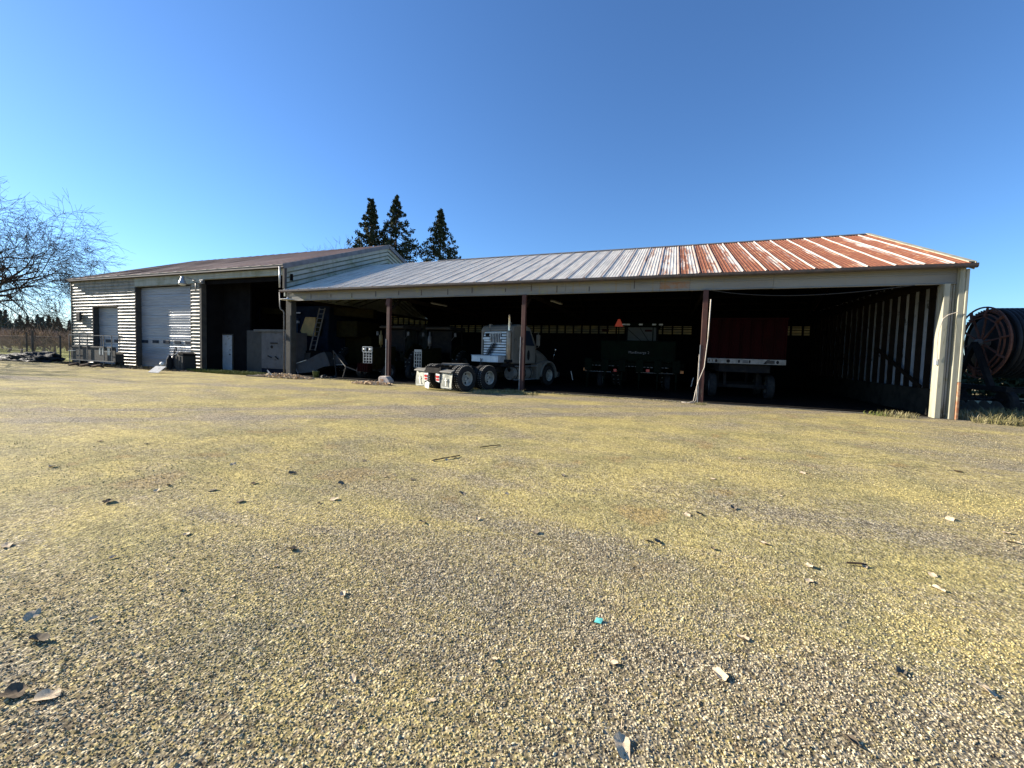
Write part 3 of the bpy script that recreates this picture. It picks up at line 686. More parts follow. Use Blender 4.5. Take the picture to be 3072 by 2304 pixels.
# inside of the big open bay
mb = MB(); mb.box(-26.6, -19.5, 32.84, 32.85, 4.101, 5.499); wpart(mb, 'light_strip', M['fibre'], shop)
mb = MB()
for k in range(12): mb.box(-26.5+k*.62, -26.4+k*.62, 32.70, 32.8, 4.0, 5.6)
for k in range(6): mb.box(-26.5, -19.5, 32.72, 32.795, 4.25+k*.22, 4.30+k*.22+.05*(k == 2))
wpart(mb, 'batten', M['darkmetal'], shop)
mb = MB(); mb.box(-26.5, -26.38, 16.45, 32.7, 0, 5.7); mb.box(-26.37, -23.95, 17.40, 17.5, 0, 5.6)
mb.box(-26.4, -19.3, 16.36, 16.46, 5.2, 5.55)
for k in range(6): mb.beam((-26.3+k*1.35, 16.5, 5.5), (-26.3+k*1.35, 32.6, 5.5), .06, .2)
wpart(mb, 'partition_wall', M['darkmetal'], shop)
mb = MB(); p0 = aty(645, 1002, 17.36); p1 = aty(697, 1003, 17.36)
mb.box(p0.x, p1.x, 17.34, 17.38, .01, 2.2); dr = wpart(mb, 'side_door', M['whitedoor'], shop, bevel=.006); dr['label'] = 'plain white door with two dark locks'
mb = MB(); w = p1.x-p0.x; mb.box(p0.x-.06, p0.x-.005, 17.33, 17.39, 0, 2.28); mb.box(p1.x+.005, p1.x+.06, 17.33, 17.39, 0, 2.28); mb.box(p0.x-.004, p1.x+.004, 17.33, 17.39, 2.205, 2.28); mb.build('door_frame', M['jamb'], dr)
mb = MB(); mb.lathe([(.001, .05), (.04, .045), (.045, .02), (.02, 0)], 12, T(p1.x-.16, 17.335, 1.0, rx=90)); mb.lathe([(.001, .03), (.03, .03), (.03, 0)], 12, T(p1.x-.16, 17.335, 1.28, rx=90)); mb.build('lock', M['jamb'], dr, smooth=True)
for k, (a, b, zt) in enumerate(((608, 870, 2.6), (634, 858, 2.75))):
    p = aty(a, b, 17.2); mb = MB(); mb.tube([(p.x, 17.3, 5.3), (p.x, 17.3, zt), (p.x+.12*(1-k), 17.3, zt-.03)], .022, 6); wpart(mb, 'conduit', M['galv'], shop)
p = aty(635, 988, 17.2)
ob = thing('hanging_lamp', 'small unlit bulb lamp hanging in the dark open bay', 'lamp', (p.x, 17.2, p.z))
mb = MB(); mb.lathe([(.001, .14), (.03, .13), (.035, .05), (.05, .02), (.05, 0), (.045, 0)], 12); mb.build('lamp_holder', M['greysteel'], ob, smooth=True)
mb = MB(); mb.lathe([(.03, .0), (.045, -.04), (.04, -.08), (.001, -.1)], 12); mb.build('bulb', M['white'], ob, smooth=True)
# yard light on its arm
p = aty(547, 842, 15.35)
yl = thing('yard_light', 'grey bell-shaped yard light on a curved arm over the tall roller door', 'outdoor light', (p.x, p.y, p.z-.25))
q = aty(590, 852, 16.08)-Vector((p.x, p.y, p.z-.25))
mb = MB(); mb.tube([(0, 0, .42), (.3, .1, .43), (.62, .35, .30), (q.x-.1, q.y-.15, q.z+.2), (q.x, q.y-.06, q.z+.05)], .024, 8); mb.beam((q.x, q.y-.05, q.z+.1), (q.x, q.y-.05, q.z-.45), .05, .05); mb.build('arm', M['greysteel'], yl, smooth=True)
mb = MB(); mb.lathe([(.001, .52), (.08, .50), (.09, .36), (.10, .33), (.16, .24), (.19, .10), (.20, .06), (.19, .06), (.15, .2)], 20); mb.build('lamp_shade', M['galv'], yl, smooth=True)
mb = MB(); mb.lathe([(.185, .06), (.16, 0), (.08, -.04), (.001, -.05)], 20); mb.build('lens', M['white'], yl, smooth=True)
p = aty(607, 846, 16.0)
fl = thing('floodlight', 'small square floodlight at the upper left corner of the open bay', 'floodlight', (p.x, 15.98, p.z))
mb = MB(); mb.box(-.17, .17, -.06, .06, -.12, .12); mb.build('housing', M['greysteel'], fl, bevel=.015)
mb = MB(); mb.box(-.13, .13, -.068, -.062, -.08, .08); mb.build('glass', M['glassdark'], fl)
mb = MB(); mb.lathe([(.001, .03), (.04, .02), (.045, 0)], 12, T(.02, -.07, 0, rx=90)); mb.build('lamp', M['white'], fl, smooth=True)
# round white cap lamp at the shed corner
p = aty(866, 897, 15.9)
cl = thing('barn_lamp', 'shallow white dish lamp under the left end of the shed header', 'outdoor light', (p.x, 15.85, p.z-.02))
mb = MB(); mb.lathe([(.001, .10), (.05, .09), (.06, .05), (.36, -.02), (.37, -.04), (.35, -.035), (.05, .03)], 24); mb.build('lamp_shade', M['white'], cl, smooth=True)
mb = MB(); mb.beam((0, .0, .1), (0, .2, .12), .025); mb.build('bracket', M['greysteel'], cl)
# hanging wire under the header
mb = MB(); a = aty(2440, 868, 16.02); pts = []
for i in range(13):
    t_ = i/12; pts.append((1.3+(6.9-1.3)*t_, 16.03, 4.03-.28*4*t_*(1-t_)*(1-.3*t_)))
mb.tube(pts, .012, 5); o = mb.build('slack_wire', M['rubdark']); tag(o, 'thin wire sagging under the header at the right bay', 'wire')
# cable running down the third post
mb = MB(); mb.tube([(1.30, 15.93, 3.7), (1.28, 15.94, 2.6), (1.27, 15.93, 2.3)], .022, 6)
mb.tube([(1.27, 15.93, 2.3), (1.24, 15.92, 1.9), (1.20, 15.9, 1.3), (1.02, 15.88, .75), (.95, 15.85, .4), (.90, 15.8, .08), (.75, 15.72, .02), (.55, 15.7, .02), (.5, 15.8, .02), (.8, 15.85, .02)], .016, 6)
mb.tube([(1.02, 15.95, 1.75), (1.01, 15.95, .9), (.99, 15.94, .1), (.9, 15.75, .02), (.7, 15.62, .02)], .012, 6)
o = mb.build('power_cable', M['cable'], smooth=True); tag(o, 'cream cable hanging down the third red-brown post and coiling at its foot', 'cable')
# ------------------------------------------------------------------ the white day-cab truck
TH = R(18.09); c_, s_ = math.cos(TH), math.sin(TH)
truck = thing('truck_tractor', 'white day-cab truck tractor with pale mud flaps backed into the open shed', 'truck', (-7.45-1.15*c_, 14.46+1.15*s_, 0), -TH)
mb = MB()
for x in (-.43, .43): mb.box(x-.045, x+.045, -.85, 6.5, .72, .96)
for y in (-.8, .66, 2.3, 4.2, 6.3): mb.box(-.385, .385, y-.05, y+.05, .76, .92)
mb.beam((-.95, 0, .52), (.95, 0, .52), .16, .16); mb.beam((-.95, 1.32, .52), (.95, 1.32, .52), .16, .16)
mb.lathe([(.001, -.2), (.2, -.12), (.22, 0), (.2, .12), (.001, .2)], 14, T(0, 0, .52, ry=90)); mb.lathe([(.001, -.2), (.2, -.12), (.22, 0), (.2, .12), (.001, .2)], 14, T(0, 1.32, .52, ry=90))
mb.beam((-.9, 5.83, .48), (.9, 5.83, .48), .12, .12); mb.box(-.35, .35, 4.3, 6.4, .6, 1.15)
mb.build('chassis_frame', M['chassis'], truck, bevel=.008)
mb = MB(); mb.prism([(-.62, .2), (-.25, .95), (.25, .95), (.62, .2), (.1, -.35), (.06, .25), (-.06, .25), (-.1, -.35)], 1.02, 1.09, 'z'); mb.box(-.45, .45, .5, .9, .961, 1.019)
mb.build('fifth_wheel', M['greysteel'], truck, bevel=.01)
for y in (0, 1.32):
    for sd in (1, -1):
        wheel(truck, sd*.99, y, .52, .52, .27, .285, sd, treads=36, holes=5); wheel(truck, sd*.68, y, .52, .52, .27, .285, sd, treads=36 if y == 0 else 0, holes=0)
for sd in (1, -1): wheel(truck, sd*1.0, 5.83, .52, .52, .28, .285, sd, holes=5)
# rear mud flaps with their hangers and the tail light panel
for sd in (1, -1):
    mb = MB(); V = []; 
    for i in range(7):
        for j in range(9):
            u = i/6; v = j/8; V.append((sd*(.50+.60*u), -.81-.03*math.sin(v*2.5)-.02*math.sin(u*5+v*2), .74-.60*v-.02*math.sin(u*3)*v))
    mb.add(V, [(i*9+j, i*9+j+1, (i+1)*9+j+1, (i+1)*9+j) for i in range(6) for j in range(8)])
    fl_ = mb.build('mud_flap', M['flap'], truck); q_ = fl_.modifiers.new('t', 'SOLIDIFY'); q_.thickness = .012
    mb = MB(); cx = sd*.80; mb.box(cx-.022, cx+.022, -.875, -.86, .24, .56); mb.box(cx-.07, cx+.08, -.875, -.86, .44, .475); mb.box(cx-.0, cx+.09, -.875, -.86, .24, .27) if sd < 0 else None
    mb.box(cx-.22, cx+.22, -.872, -.86, .18, .195)
    mb.build('flap_emblem', M['white'], fl_)
    mb = MB(); mb.prism([(-.90, .76), (-.90, .80), (-.72, .88), (-.66, .86)], sd*.46, sd*1.14, 'x'); mb.beam((sd*.46, -.75, .84), (sd*.42, -.2, .93), .07, .05)
    mb.build('flap_hanger', M['truckwhite'], truck, bevel=.006)
mb = MB(); mb.box(-.44, .44, -.90, -.86, .72, .80); mb.build('rear_crossbar', M['chassis'], truck)
for sd in (1, -1):
    mb = MB(); mb.prism([(sd*.26, .40), (sd*.46, .36), (sd*.47, .68), (sd*.24, .70)], -.90, -.86, 'y'); tl = mb.build('light_panel', M['white'], truck, bevel=.006)
    mb = MB(); mb.lathe([(.001, .02), (.05, .018), (.055, 0)], 16, T(sd*.31, -.902, .58, rx=90)); mb.lathe([(.001, .02), (.05, .018), (.055, 0)], 16, T(sd*.40, -.902, .58, rx=90)); mb.box(min(sd*.28, sd*.44), max(sd*.28, sd*.44), -.908, -.902, .42, .50)
    mb.build('tail_light', M['redlens'], tl)
mb = MB(); mb.prism([(-.44, .10), (-.20, .06), (-.16, .32), (-.30, .36), (-.44, .30)], -.885, -.865, 'y'); mb.build('licence_plate', M['white'], truck)
# silver step deck / tool box behind the cab
mb = MB(); mb.box(-.86, .80, 2.18, 2.80, 1.16, 1.45); mb.box(-.88, .82, 2.16, 2.82, 1.452, 1.475); mb.build('tool_box', M['alu'], truck, bevel=.012)
mb = MB(); mb.box(.70, 1.02, 2.5, 3.5, .98, 1.1); mb.box(-1.0, 1.0, 2.85, 3.1, .97, 1.09); mb.build('deck_plate', M['chassis'], truck)
# cab
CB = 2.92
mb = MB(); mb.prism([(CB, 1.10), (CB, 2.68), (CB+.10, 2.86), (CB+.45, 2.95), (4.05, 2.93), (4.32, 2.80), (4.85, 1.98), (4.85, 1.10)], -1.0, 1.0, 'x')
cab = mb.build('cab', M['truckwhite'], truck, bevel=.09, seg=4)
mb = MB()
for k in range(9): 
    z = 1.48+k*.128
    if k in (5, 6, 7):
        mb.box(-.76, -.36, CB-.022, CB-.001, z, z+.088); mb.box(.36, .76, CB-.022, CB-.001, z, z+.088)
    else: mb.box(-.76, .76, CB-.022, CB-.001, z, z+.088)
pn_ = mb.build('rear_panel', M['alu'], cab, bevel=.006); mb = MB(); mb.box(-.80, .80, CB-.006, CB-.0005, 1.42, 2.64); mb.build('panel_backing', M['chassis'], cab)
mb = MB(); fr = [(-.83, 1.45), (-.83, 2.52), (-.70, 2.66), (.70, 2.66), (.83, 2.52), (.83, 1.45)]
for a, b in zip(fr[:-1], fr[1:]): mb.beam((a[0], CB-.03, a[1]), (b[0], CB-.03, b[1]), .07, .055, up=(0, 1, 0))
mb.build('panel_frame', M['truckwhite'], cab, bevel=.01)
mb = MB(); mb.box(-.33, .33, CB-.018, CB-.002, 2.06, 2.53); wd = mb.build('rear_window', M['glassdark'], cab)
mb = MB()
for k in range(7): mb.box(-.32+k*.1, -.32+k*.1+.028, CB-.045, CB-.02, 2.05, 2.55)
mb.box(-.35, .35, CB-.05, CB-.02, 2.04, 2.06); mb.box(-.35, .35, CB-.05, CB-.02, 2.545, 2.57); mb.build('window_bars', M['galv'], wd)
mb = MB(); mb.box(.30, .76, CB-.06, CB-.024, 2.24, 2.34); mb.box(-.80, -.36, CB-.06, CB-.024, 2.22, 2.32); mb.build('grab_bar', M['alu'], cab, bevel=.01)
mb = MB(); mb.box(-.62, -.42, CB-.07, CB-.024, 2.38, 2.52); mb.build('work_light', M['chassis'], cab, bevel=.01)
mb = MB()
for k, (ox, oz) in enumerate(((0, 0), (.05, .04), (-.05, .02))):
    pts = []
    for i in range(70):
        t_ = i/69; a = t_*2*math.pi*8; cx = -.02-.36*t_+ox; cz = 1.98-.46*t_+oz
        pts.append((cx+.055*math.cos(a), CB-.12+.04*math.sin(a+k), cz+.055*math.sin(a)))
    mb.tube(pts, .012, 5)
mb.tube([(-.36, CB-.12, 1.55), (-.38, CB-.3, 1.5), (-.3, CB-.55, 1.48), (-.26, CB-.76, 1.30), (-.2, CB-.78, 1.1), (-.1, 2.0, 1.0)], .016, 6); mb.tube([(-.3, CB-.12, 1.52), (-.3, CB-.4, 1.5), (-.2, CB-.6, 1.48), (-.16, CB-.78, 1.25), (-.15, 2.0, 1.0)], .016, 6)
mb.build('air_hose', M['rubdark'], truck, smooth=True)
# roof fairing lights
mb = MB()
for x in (-.35, 0, .35): mb.lathe([(.001, .05), (.05, .04), (.06, 0)], 10, T(x, 4.0, 2.94))
mb.build('marker_light', M['amber'], cab, smooth=True)
mb = MB(); mb.box(.62, .70, CB+.2, CB+.3, 2.9, 3.02); mb.box(-.5, -.4, CB+.05, CB+.2, 2.78, 2.96); mb.build('roof_bracket', M['truckwhite'], cab)
# stack
mb = MB(); mb.lathe([(.115, 1.30), (.12, 1.32), (.12, 2.56), (.115, 2.58), (.06, 2.62)], 20, T(.96, 2.72, 0)); st = mb.build('exhaust_stack', W('brown_heat_shield', (.30, .25, .19), (.22, .17, .12), 5, .35, .5), truck, smooth=True)
mb = MB(); mb.tube([(.96, 2.72, 2.6), (.96, 2.72, 3.12), (.97, 2.70, 3.22), (1.02, 2.64, 3.33)], [.058, .058, .058, .045], 14, caps=False); mb.build('exhaust_tip', M['chrome'], st, smooth=True)
mb = MB(); mb.box(.80, 1.08, 2.6, 2.86, 1.18, 1.30); mb.tube([(.96, 2.72, 1.2), (.96, 2.75, .9), (.8, 3.0, .8)], .07, 10); mb.build('exhaust_elbow', M['chassis'], truck)
for sd in (1, -1):
    x = sd*1.003
    mb = MB(); mb.prism([(3.72, 1.98), (3.72, 2.68), (4.22, 2.68), (4.62, 1.98)], min(x, x+sd*.012), max(x, x+sd*.012), 'x'); mb.build('side_window', M['glassdark'], cab)
    mb = MB(); mb.prism([(3.62, 1.12), (3.62, 2.78), (3.64, 2.78), (3.64, 1.12)], min(x, x+sd*.006), max(x, x+sd*.006), 'x'); mb.prism([(4.74, 1.12), (4.74, 1.95), (4.76, 1.95), (4.76, 1.12)], min(x, x+sd*.006), max(x, x+sd*.006), 'x'); mb.build('door_seam', M['chassis'], cab)
    mb = MB(); mb.prism([(4.16+.10*math.cos(a), 1.52+.24*math.sin(a)) for a in np.linspace(0, 2*math.pi, 17)[:-1]], min(x, x+sd*.012), max(x, x+sd*.012), 'x'); mb.build('door_port', M['chassis'], cab)
    mb = MB(); mb.tube([(sd*1.0, 4.55, 2.62), (sd*1.22, 4.62, 2.66), (sd*1.24, 4.66, 1.92), (sd*1.0, 4.66, 1.86)], .016, 6); mb.box(sd*1.22-.09, sd*1.22+.09, 4.60, 4.66, 2.0, 2.52); mb.build('mirror', M['truckwhite'] if sd > 0 else M['chassis'], truck)
    mb = MB(); mb.lathe([(.30, -.5), (.31, -.48), (.31, .9), (.30, .92), (.001, .92)], 24, T(sd*.80, 3.5, .66, rx=-90)); mb.lathe([(.001, -.5), (.30, -.5)], 24, T(sd*.80, 3.5, .66, rx=-90))
    tk = mb.build('fuel_tank', M['truckwhite'], truck, smooth=True)
    mb = MB()
    for y in (3.25, 3.85, 4.3): mb.lathe([(.318, -.03), (.322, 0), (.318, .03)], 24, T(sd*.80, y, .66, rx=-90))
    mb.build('tank_strap', M['chassis'], tk)
    mb = MB(); mb.box(min(sd*.86, sd*1.16), max(sd*.86, sd*1.16), 3.1, 4.7, .99, 1.02); mb.box(min(sd*.95, sd*1.17), max(sd*.95, sd*1.17), 3.1, 4.6, .36, .39); mb.build('step', M['galv'], truck)
# bonnet with wheel arches
mb = MB(); secs = [(4.86, 1.0, 1.96, 1.0), (5.3, .93, 1.86, 1.0), (5.8, .84, 1.70, 1.0), (6.25, .72, 1.50, .95), (6.6, .58, 1.28, .8), (6.76, .44, 1.10, .7)]
V = []
for y, w, zt, zb in secs:
    for a in np.linspace(0, math.pi, 11): V.append((w*math.copysign(abs(math.cos(a))**.45, math.cos(a)), y, zb+(zt-zb)*math.sin(a)**.5))
mb.add(V, [(i*11+j, i*11+j+1, (i+1)*11+j+1, (i+1)*11+j) for i in range(5) for j in range(10)]+[tuple(55+j for j in range(11))])
hood = mb.build('bonnet', M['truckwhite'], truck, smooth=True)
mb = MB()
for k in range(7): mb.box(-.34, .34, 6.77, 6.80, .80+k*.055, .82+k*.055)
mb.box(-.42, .42, 6.6, 6.765, .74, 1.2); mb.build('grille', M['chrome'], hood)
for sd in (1, -1):
    mb = MB(); V = []; n = 16
    for i in range(n+1):
        a = R(188)-R(205)*i/n; cyy, czz = 5.83, .56
        for (rr, xx) in ((.60, .62), (.66, .64), (.70, .90), (.67, 1.10), (.60, 1.15), (.58, 1.10), (.58, .64)):
            V.append((sd*xx, cyy+rr*math.cos(a)*1.10, czz+rr*math.sin(a)*1.03))
    mb.add(V, [(i*7+j, i*7+(j+1) % 7, (i+1)*7+(j+1) % 7, (i+1)*7+j) for i in range(n) for j in range(7)]+[tuple(range(7)), tuple(n*7+j for j in range(7))])
    fd = mb.build('fender', M['truckwhite'], hood, smooth=True)
    mb = MB(); mb.prism([(4.78, .34), (4.78, 1.10), (5.30, 1.22), (5.12, .80), (5.00, .34)], min(sd*.70, sd*1.10), max(sd*.70, sd*1.10), 'x'); mb.build('side_skirt', M['truckwhite'], truck, bevel=.02)
    mb = MB(); mb.box(sd*.72-.12, sd*.72+.12, 6.42, 6.56, .84, 1.02); mb.build('headlight', M['chrome'], fd, bevel=.03)
mb = MB(); mb.box(-1.1, 1.1, 6.66, 6.86, .38, .70); mb.build('bumper', M['chrome'], truck, bevel=.03)
mb = MB(); mb.prism([(4.36, 2.74), (4.84, 2.02), (4.86, 2.04), (4.38, 2.76)], -.88, .88, 'x'); mb.build('windscreen', M['glassdark'], cab)
mb = MB(); mb.tube([(.98, 6.35, 1.32), (1.05, 6.4, 1.75)], .014, 6); mb.lathe([(.001, .04), (.07, .03), (.085, 0), (.07, -.03), (.001, -.04)], 14, T(1.05, 6.4, 1.84, rx=90)); mb.build('fender_mirror', M['chrome'], hood, smooth=True)

# ------------------------------------------------------------------ two tractors with pale grilles
def farm_tractor(x, y, label, gw, lightbar, weights, rz=0):
    """nose towards the yard (-y local)"""
    t = thing('farm_tractor', label, 'tractor', (x, y, 0), rz, 'old tractors parked nose out in the shed')
    body = MB(); body.prism([(.06, .75), (.02, 1.62), (1.9, 1.78), (1.9, .8)], -gw*.56, gw*.56, 'x'); body.box(-.28, .28, .3, 3.3, .55, .95)
    h = body.build('bonnet', M['olive'], t, bevel=.03)
    g_ = MB(); gz0_, gz1_ = .72, 1.42 if lightbar else 1.62; sl = .10
    for i in range(4):
        xx = -gw/2+gw*i/3; g_.beam((xx, -.03+0*sl, gz0_), (xx, -.03, gz1_), .03, .03)
    for j in range(6):
        z = gz0_+(gz1_-gz0_)*j/5; g_.beam((-gw/2, -.03, z), (gw/2, -.03, z), .028, .028)
    if not lightbar: g_.box(-gw/2, gw/2, -.045, -.0, 1.50, 1.64)
    g_.build('grille', M['galv'], h)
    bk = MB(); bk.box(-gw/2, gw/2, -.012, .05, gz0_, gz1_); bk.build('radiator', M['chassis'], h)
    if lightbar:
        lb = MB(); w = gw*.56
        for z in (1.44, 1.70): lb.box(-w, w, -.08, -.02, z-.015, z+.02)
        for xx in (-w, -w*.32, w*.32, w): lb.box(xx-.018, xx+.018, -.078, -.02, 1.46, 1.69)
        lb.build('light_bar', M['galv'], h)
        for sd in (1, -1):
            hl = MB(); hl.lathe([(.001, .05), (.05, .045), (.07, 0)], 14, T(sd*w*.66, -.05, 1.58, rx=90)); hl.build('headlight', M['white'], h, smooth=True)
    if weights:
        wt = MB()
        for k in range(5): wt.box(-.34+k*.14, -.34+k*.14+.12, -.42, -.06, .42, .86)
        wt.build('front_weights', M['redmach'], t, bevel=.02)
    ax = MB(); ax.box(-.85, .85, .55, .7, .42, .56); ax.build('front_axle', M['chassis'], t)
    for sd in (1, -1):
        wheel(t, sd*.85, .62, .42, .42, .26, .2, sd, mat_rim='greysteel', holes=0, name='wheel')
        wheel(t, sd*.95, 2.9, .82, .82, .5, .42, sd, mat_rim='greysteel', holes=0, treads=22)
    ex = MB(); ex.lathe([(.001, 1.7), (.04, 1.7), (.04, 1.84), (.10, 1.86), (.10, 2.34), (.05, 2.38), (.045, 2.6), (.035, 2.6)], 16, T(.16, .8, 0)); ex.build('exhaust', M['yellow'] if lightbar else M['greysteel'], t, smooth=True)
    cb = MB()
    for xx in (-.72, .72):
        for (ya, yb_) in ((2.1, 2.25), (3.5, 3.4)): cb.beam((xx, ya, 1.2), (xx*.93, yb_, 2.78), .07, .07)
    cb.build('cab_frame', M['chassis'], t)
    rf = MB(); rf.prism([(1.85, 2.80), (1.80, 2.9), (2.0, 2.98), (3.6, 2.98), (3.7, 2.84), (3.65, 2.78)], -.80, .80, 'x'); rf.build('cab_roof', M['scrap'], t, bevel=.03)
    gl = MB(); gl.box(-.66, .66, 2.28, 2.29, 1.5, 2.74); gl.build('windscreen', M['chassis'], t)
    ms = MB()
    for sd in (1, -1):
        ms.tube([(sd*.74, 2.1, 2.2), (sd*1.05, 2.0, 2.5)], .014, 6); ms.box(sd*1.05-.07, sd*1.05+.07, 1.97, 2.0, 2.40, 2.62)
    ms.build('mirror', M['galvshade'], t)
    fn = MB()
    for sd in (1, -1):
        n = 8
        for i in range(n):
            a0, a1 = R(20)+R(140)*i/n, R(20)+R(140)*(i+1)/n
            fn.beam((sd*.95, 2.9+.9*math.cos(a0), .82+.9*math.sin(a0)), (sd*.95, 2.9+.9*math.cos(a1), .82+.9*math.sin(a1)), .5, .04, up=(1, 0, 0))
    fn.build('fender', M['olive'], t)
    for o in t.children:
        pass
    return t
farm_tractor(-14.62, 17.0, 'olive tractor with headlight bar and dull red front weights, left of the first shed post', .54, True, True)
farm_tractor(-12.15, 17.9, 'narrow-nosed tractor with pale grid grille, right of the first shed post', .42, False, False)

# ------------------------------------------------------------------ planter and tractor in the middle bay
pl = thing('row_planter', 'dark green folded row planter with red and amber lamps in the middle bay', 'planter', (-1.6, 20, 0))
mb = MB(); mb.box(-2.3, 2.3, 0, .22, 1.15, 1.32); mb.box(-2.3, 2.3, .7, .9, .9, 1.06)
for x in (-1.2, 1.2): mb.beam((x, .1, 1.2), (x, 3.0, .8), .12, .12)
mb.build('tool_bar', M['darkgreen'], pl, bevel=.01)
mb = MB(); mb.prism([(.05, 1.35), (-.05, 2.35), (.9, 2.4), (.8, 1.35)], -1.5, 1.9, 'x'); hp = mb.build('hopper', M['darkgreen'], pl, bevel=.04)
text_obj('lettering', 'MaxEmerge 2', .17, T(.28, -.045, 1.80, rx=90+5.7), M['letter'], hp)
for k in range(6):
    x = -2.05+k*.8; mb = MB(); mb.prism([(-.25, .9), (-.2, 1.45), (.25, 1.5), (.25, .8)], x-.16, x+.16, 'x'); mb.beam((x, 0, 1.0), (x, -.35, .45), .08, .1)
    mb.lathe([(.001, .03), (.2, .02), (.21, 0), (.2, -.02), (.001, -.03)], 16, T(x, -.3, .24, ry=90)); mb.build('row_unit', M['darkgreen'], pl)
mb = MB()
for (x0, x1, z) in ((-2.2, -.95, .84), (.2, 1.95, .87)): mb.box(x0, x1, -.12, -.09, z-.012, z+.012)
for (x0, x1, z) in ((-1.9, -.75, 1.12), (-.35, .35, 1.12), (.35, 1.7, 1.1)):
    n = int((x1-x0)/.16)
    for k in range(n): mb.box(x0+k*.16, x0+k*.16+.10, -.03, -.012, z, z+.03)
mb.build('rail', M['greysteel'], pl)
for (a, mt, lb) in (((1755, 1107), 'amber', 'left amber lamp'), ((1845, 1111), 'redlens', 'left red lamp'), ((1943, 1112), 'redlens', 'right red lamp'), ((2045, 1117), 'amber', 'right amber lamp')):
    p = aty(*a, 19.86)-Vector((-1.6, 20, 0)); mb = MB(); mb.box(p.x-.08, p.x+.08, -.16, -.12, p.z-.07, p.z+.07); mb.build('marker_lamp', M[mt], pl, bevel=.015)
for a, b in (((1713, 1113), (1718, 1140)), ((2080, 1133), (2073, 1160))):
    p = aty(*a, 19.5)-Vector((-1.6, 20, 0)); q = aty(*b, 19.5)-Vector((-1.6, 20, 0)); mb = MB(); mb.beam(p, q, .03, .03); mb.build('marker_rod', M['galv'], pl)
for sd in (1, -1): wheel(pl, sd*1.6, .9, .38, .38, .24, .2, sd, mat_rim='greysteel', holes=0)
p = aty(1857, 969, 19.9)-Vector((-1.6, 20, 0))
mb = MB(); mb.prism([(p.x-.20, p.z-.17), (p.x+.20, p.z-.17), (p.x+.05, p.z+.18), (p.x-.05, p.z+.18)], -.12, -.10, 'y'); mb.build('slow_vehicle_sign', M['smv'], pl)
mb = MB(); mb.beam((p.x, -.06, p.z), (p.x, -.06, 2.2), .05, .05); mb.beam((p.x+1.55, -.06, 3.0), (p.x+1.55, -.06, 2.3), .05, .05); mb.build('mast', M['darkgreen'], pl)
mb = MB()
for dx in (-.62, 1.35): mb.box(p.x+dx-.16, p.x+dx+.16, -.12, -.10, 2.78, 2.87)
mb.build('reflector', M['redmach'], pl)
gt = thing('farm_tractor', 'large dark green tractor cab with roof lamps, behind the planter', 'tractor', (-1.4, 22.8, 0))
mb = MB(); cabp = [(-.82, .1), (.82, .1)]
for x in (-.8, .8):
    mb.beam((x, 0, 1.4), (x*.96, .05, 3.2), .09, .09); mb.beam((x, 1.5, 1.4), (x*.96, 1.45, 3.2), .09, .09)
mb.beam((-.75, .02, 3.1), (.1, .02, 2.35), .03, .03); mb.beam((-.1, .02, 3.15), (.72, .02, 1.9), .03, .03)
mb.build('cab_frame', M['darkmetal'], gt)
mb = MB(); mb.prism([(-.2, 3.2), (-.15, 3.42), (1.6, 3.42), (1.7, 3.2)], -.9, .9, 'x'); mb.build('cab_roof', M['darkgreen'], gt, bevel=.04)
mb = MB(); mb.box(-.76, .76, .03, .04, 1.9, 3.18); mb.build('rear_window', W('olive_tinted_glass', (.018, .022, .010), (.012, .014, .008), 2, .4), gt)
for x in (-.92, -.70, -.05, .62, .95):
    mb = MB(); mb.box(x-.10, x+.10, -.27, -.21, 3.27, 3.36); mb.build('roof_lamp', M['galv'], gt, bevel=.01)
mb = MB(); mb.box(-.5, .5, -.1, 3.9, .9, 1.5); mb.box(-.45, .45, 1.8, 4.0, 1.5, 2.0); mb.build('bonnet', M['darkgreen'], gt, bevel=.05)
for sd in (1, -1):
    wheel(gt, sd*1.25, .7, .95, .95, .55, .5, sd, mat_rim='olive', holes=0, treads=22); wheel(gt, sd*1.1, 3.4, .65, .65, .4, .34, sd, mat_rim='olive', holes=0)
# ------------------------------------------------------------------ red wagon in the right bay
wg = thing('grain_wagon', 'tall dull red wagon body with a white lettered rear band in the right bay', 'wagon', (2.86, 18.5, 0))
mb = MB(); mb.box(-1.38, 1.36, 0, 4.2, 1.66, 3.2)
for k in range(8): mb.box(-1.36+k*.385, -1.36+k*.385+.05, -.045, -.001, 1.68, 3.18)
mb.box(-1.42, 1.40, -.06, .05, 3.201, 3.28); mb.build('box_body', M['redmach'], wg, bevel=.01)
mb = MB(); mb.box(-1.36, 1.38, -.10, .1, 1.44, 1.64); bn = mb.build('rear_band', M['bandwhite'], wg, bevel=.008)
mb = MB()
for x0, w, k in ((-1.33, .05, 0), (-1.20, .03, 0), (-1.09, .09, 1), (-.68, .14, 2), (-.26, .07, 1), (.12, .06, 1), (.62, .12, 3), (1.05, .10, 2)):
    if k == 3: mb.prism([(x0, 1.46), (x0+.1, 1.46), (x0+w+.1, 1.62), (x0+w, 1.62)], -.106, -.101, 'y')
    else: mb.prism([(x0+w*.5*(1+math.cos(a)), 1.54+.07*math.sin(a)) for a in np.linspace(0, 2*math.pi, 9 if k else 5)[:-1]], -.106, -.101, 'y')
mb.build('dark_mark', M['chassis'], bn)
mb = MB(); mb.box(-.10, .10, -.112, -.102, 1.475, 1.60); mb.lathe([(.055, 0), (.055, .012), (.04, .012), (.04, 0)], 12, T(-.02, -.113, 1.54, rx=90)); mb.build('round_emblem', M['greysteel'], bn)
mb = MB(); mb.box(.72, 1.0, -.112, -.104, 1.48, 1.60); plt = mb.build('licence_plate', M['scrap'], bn)
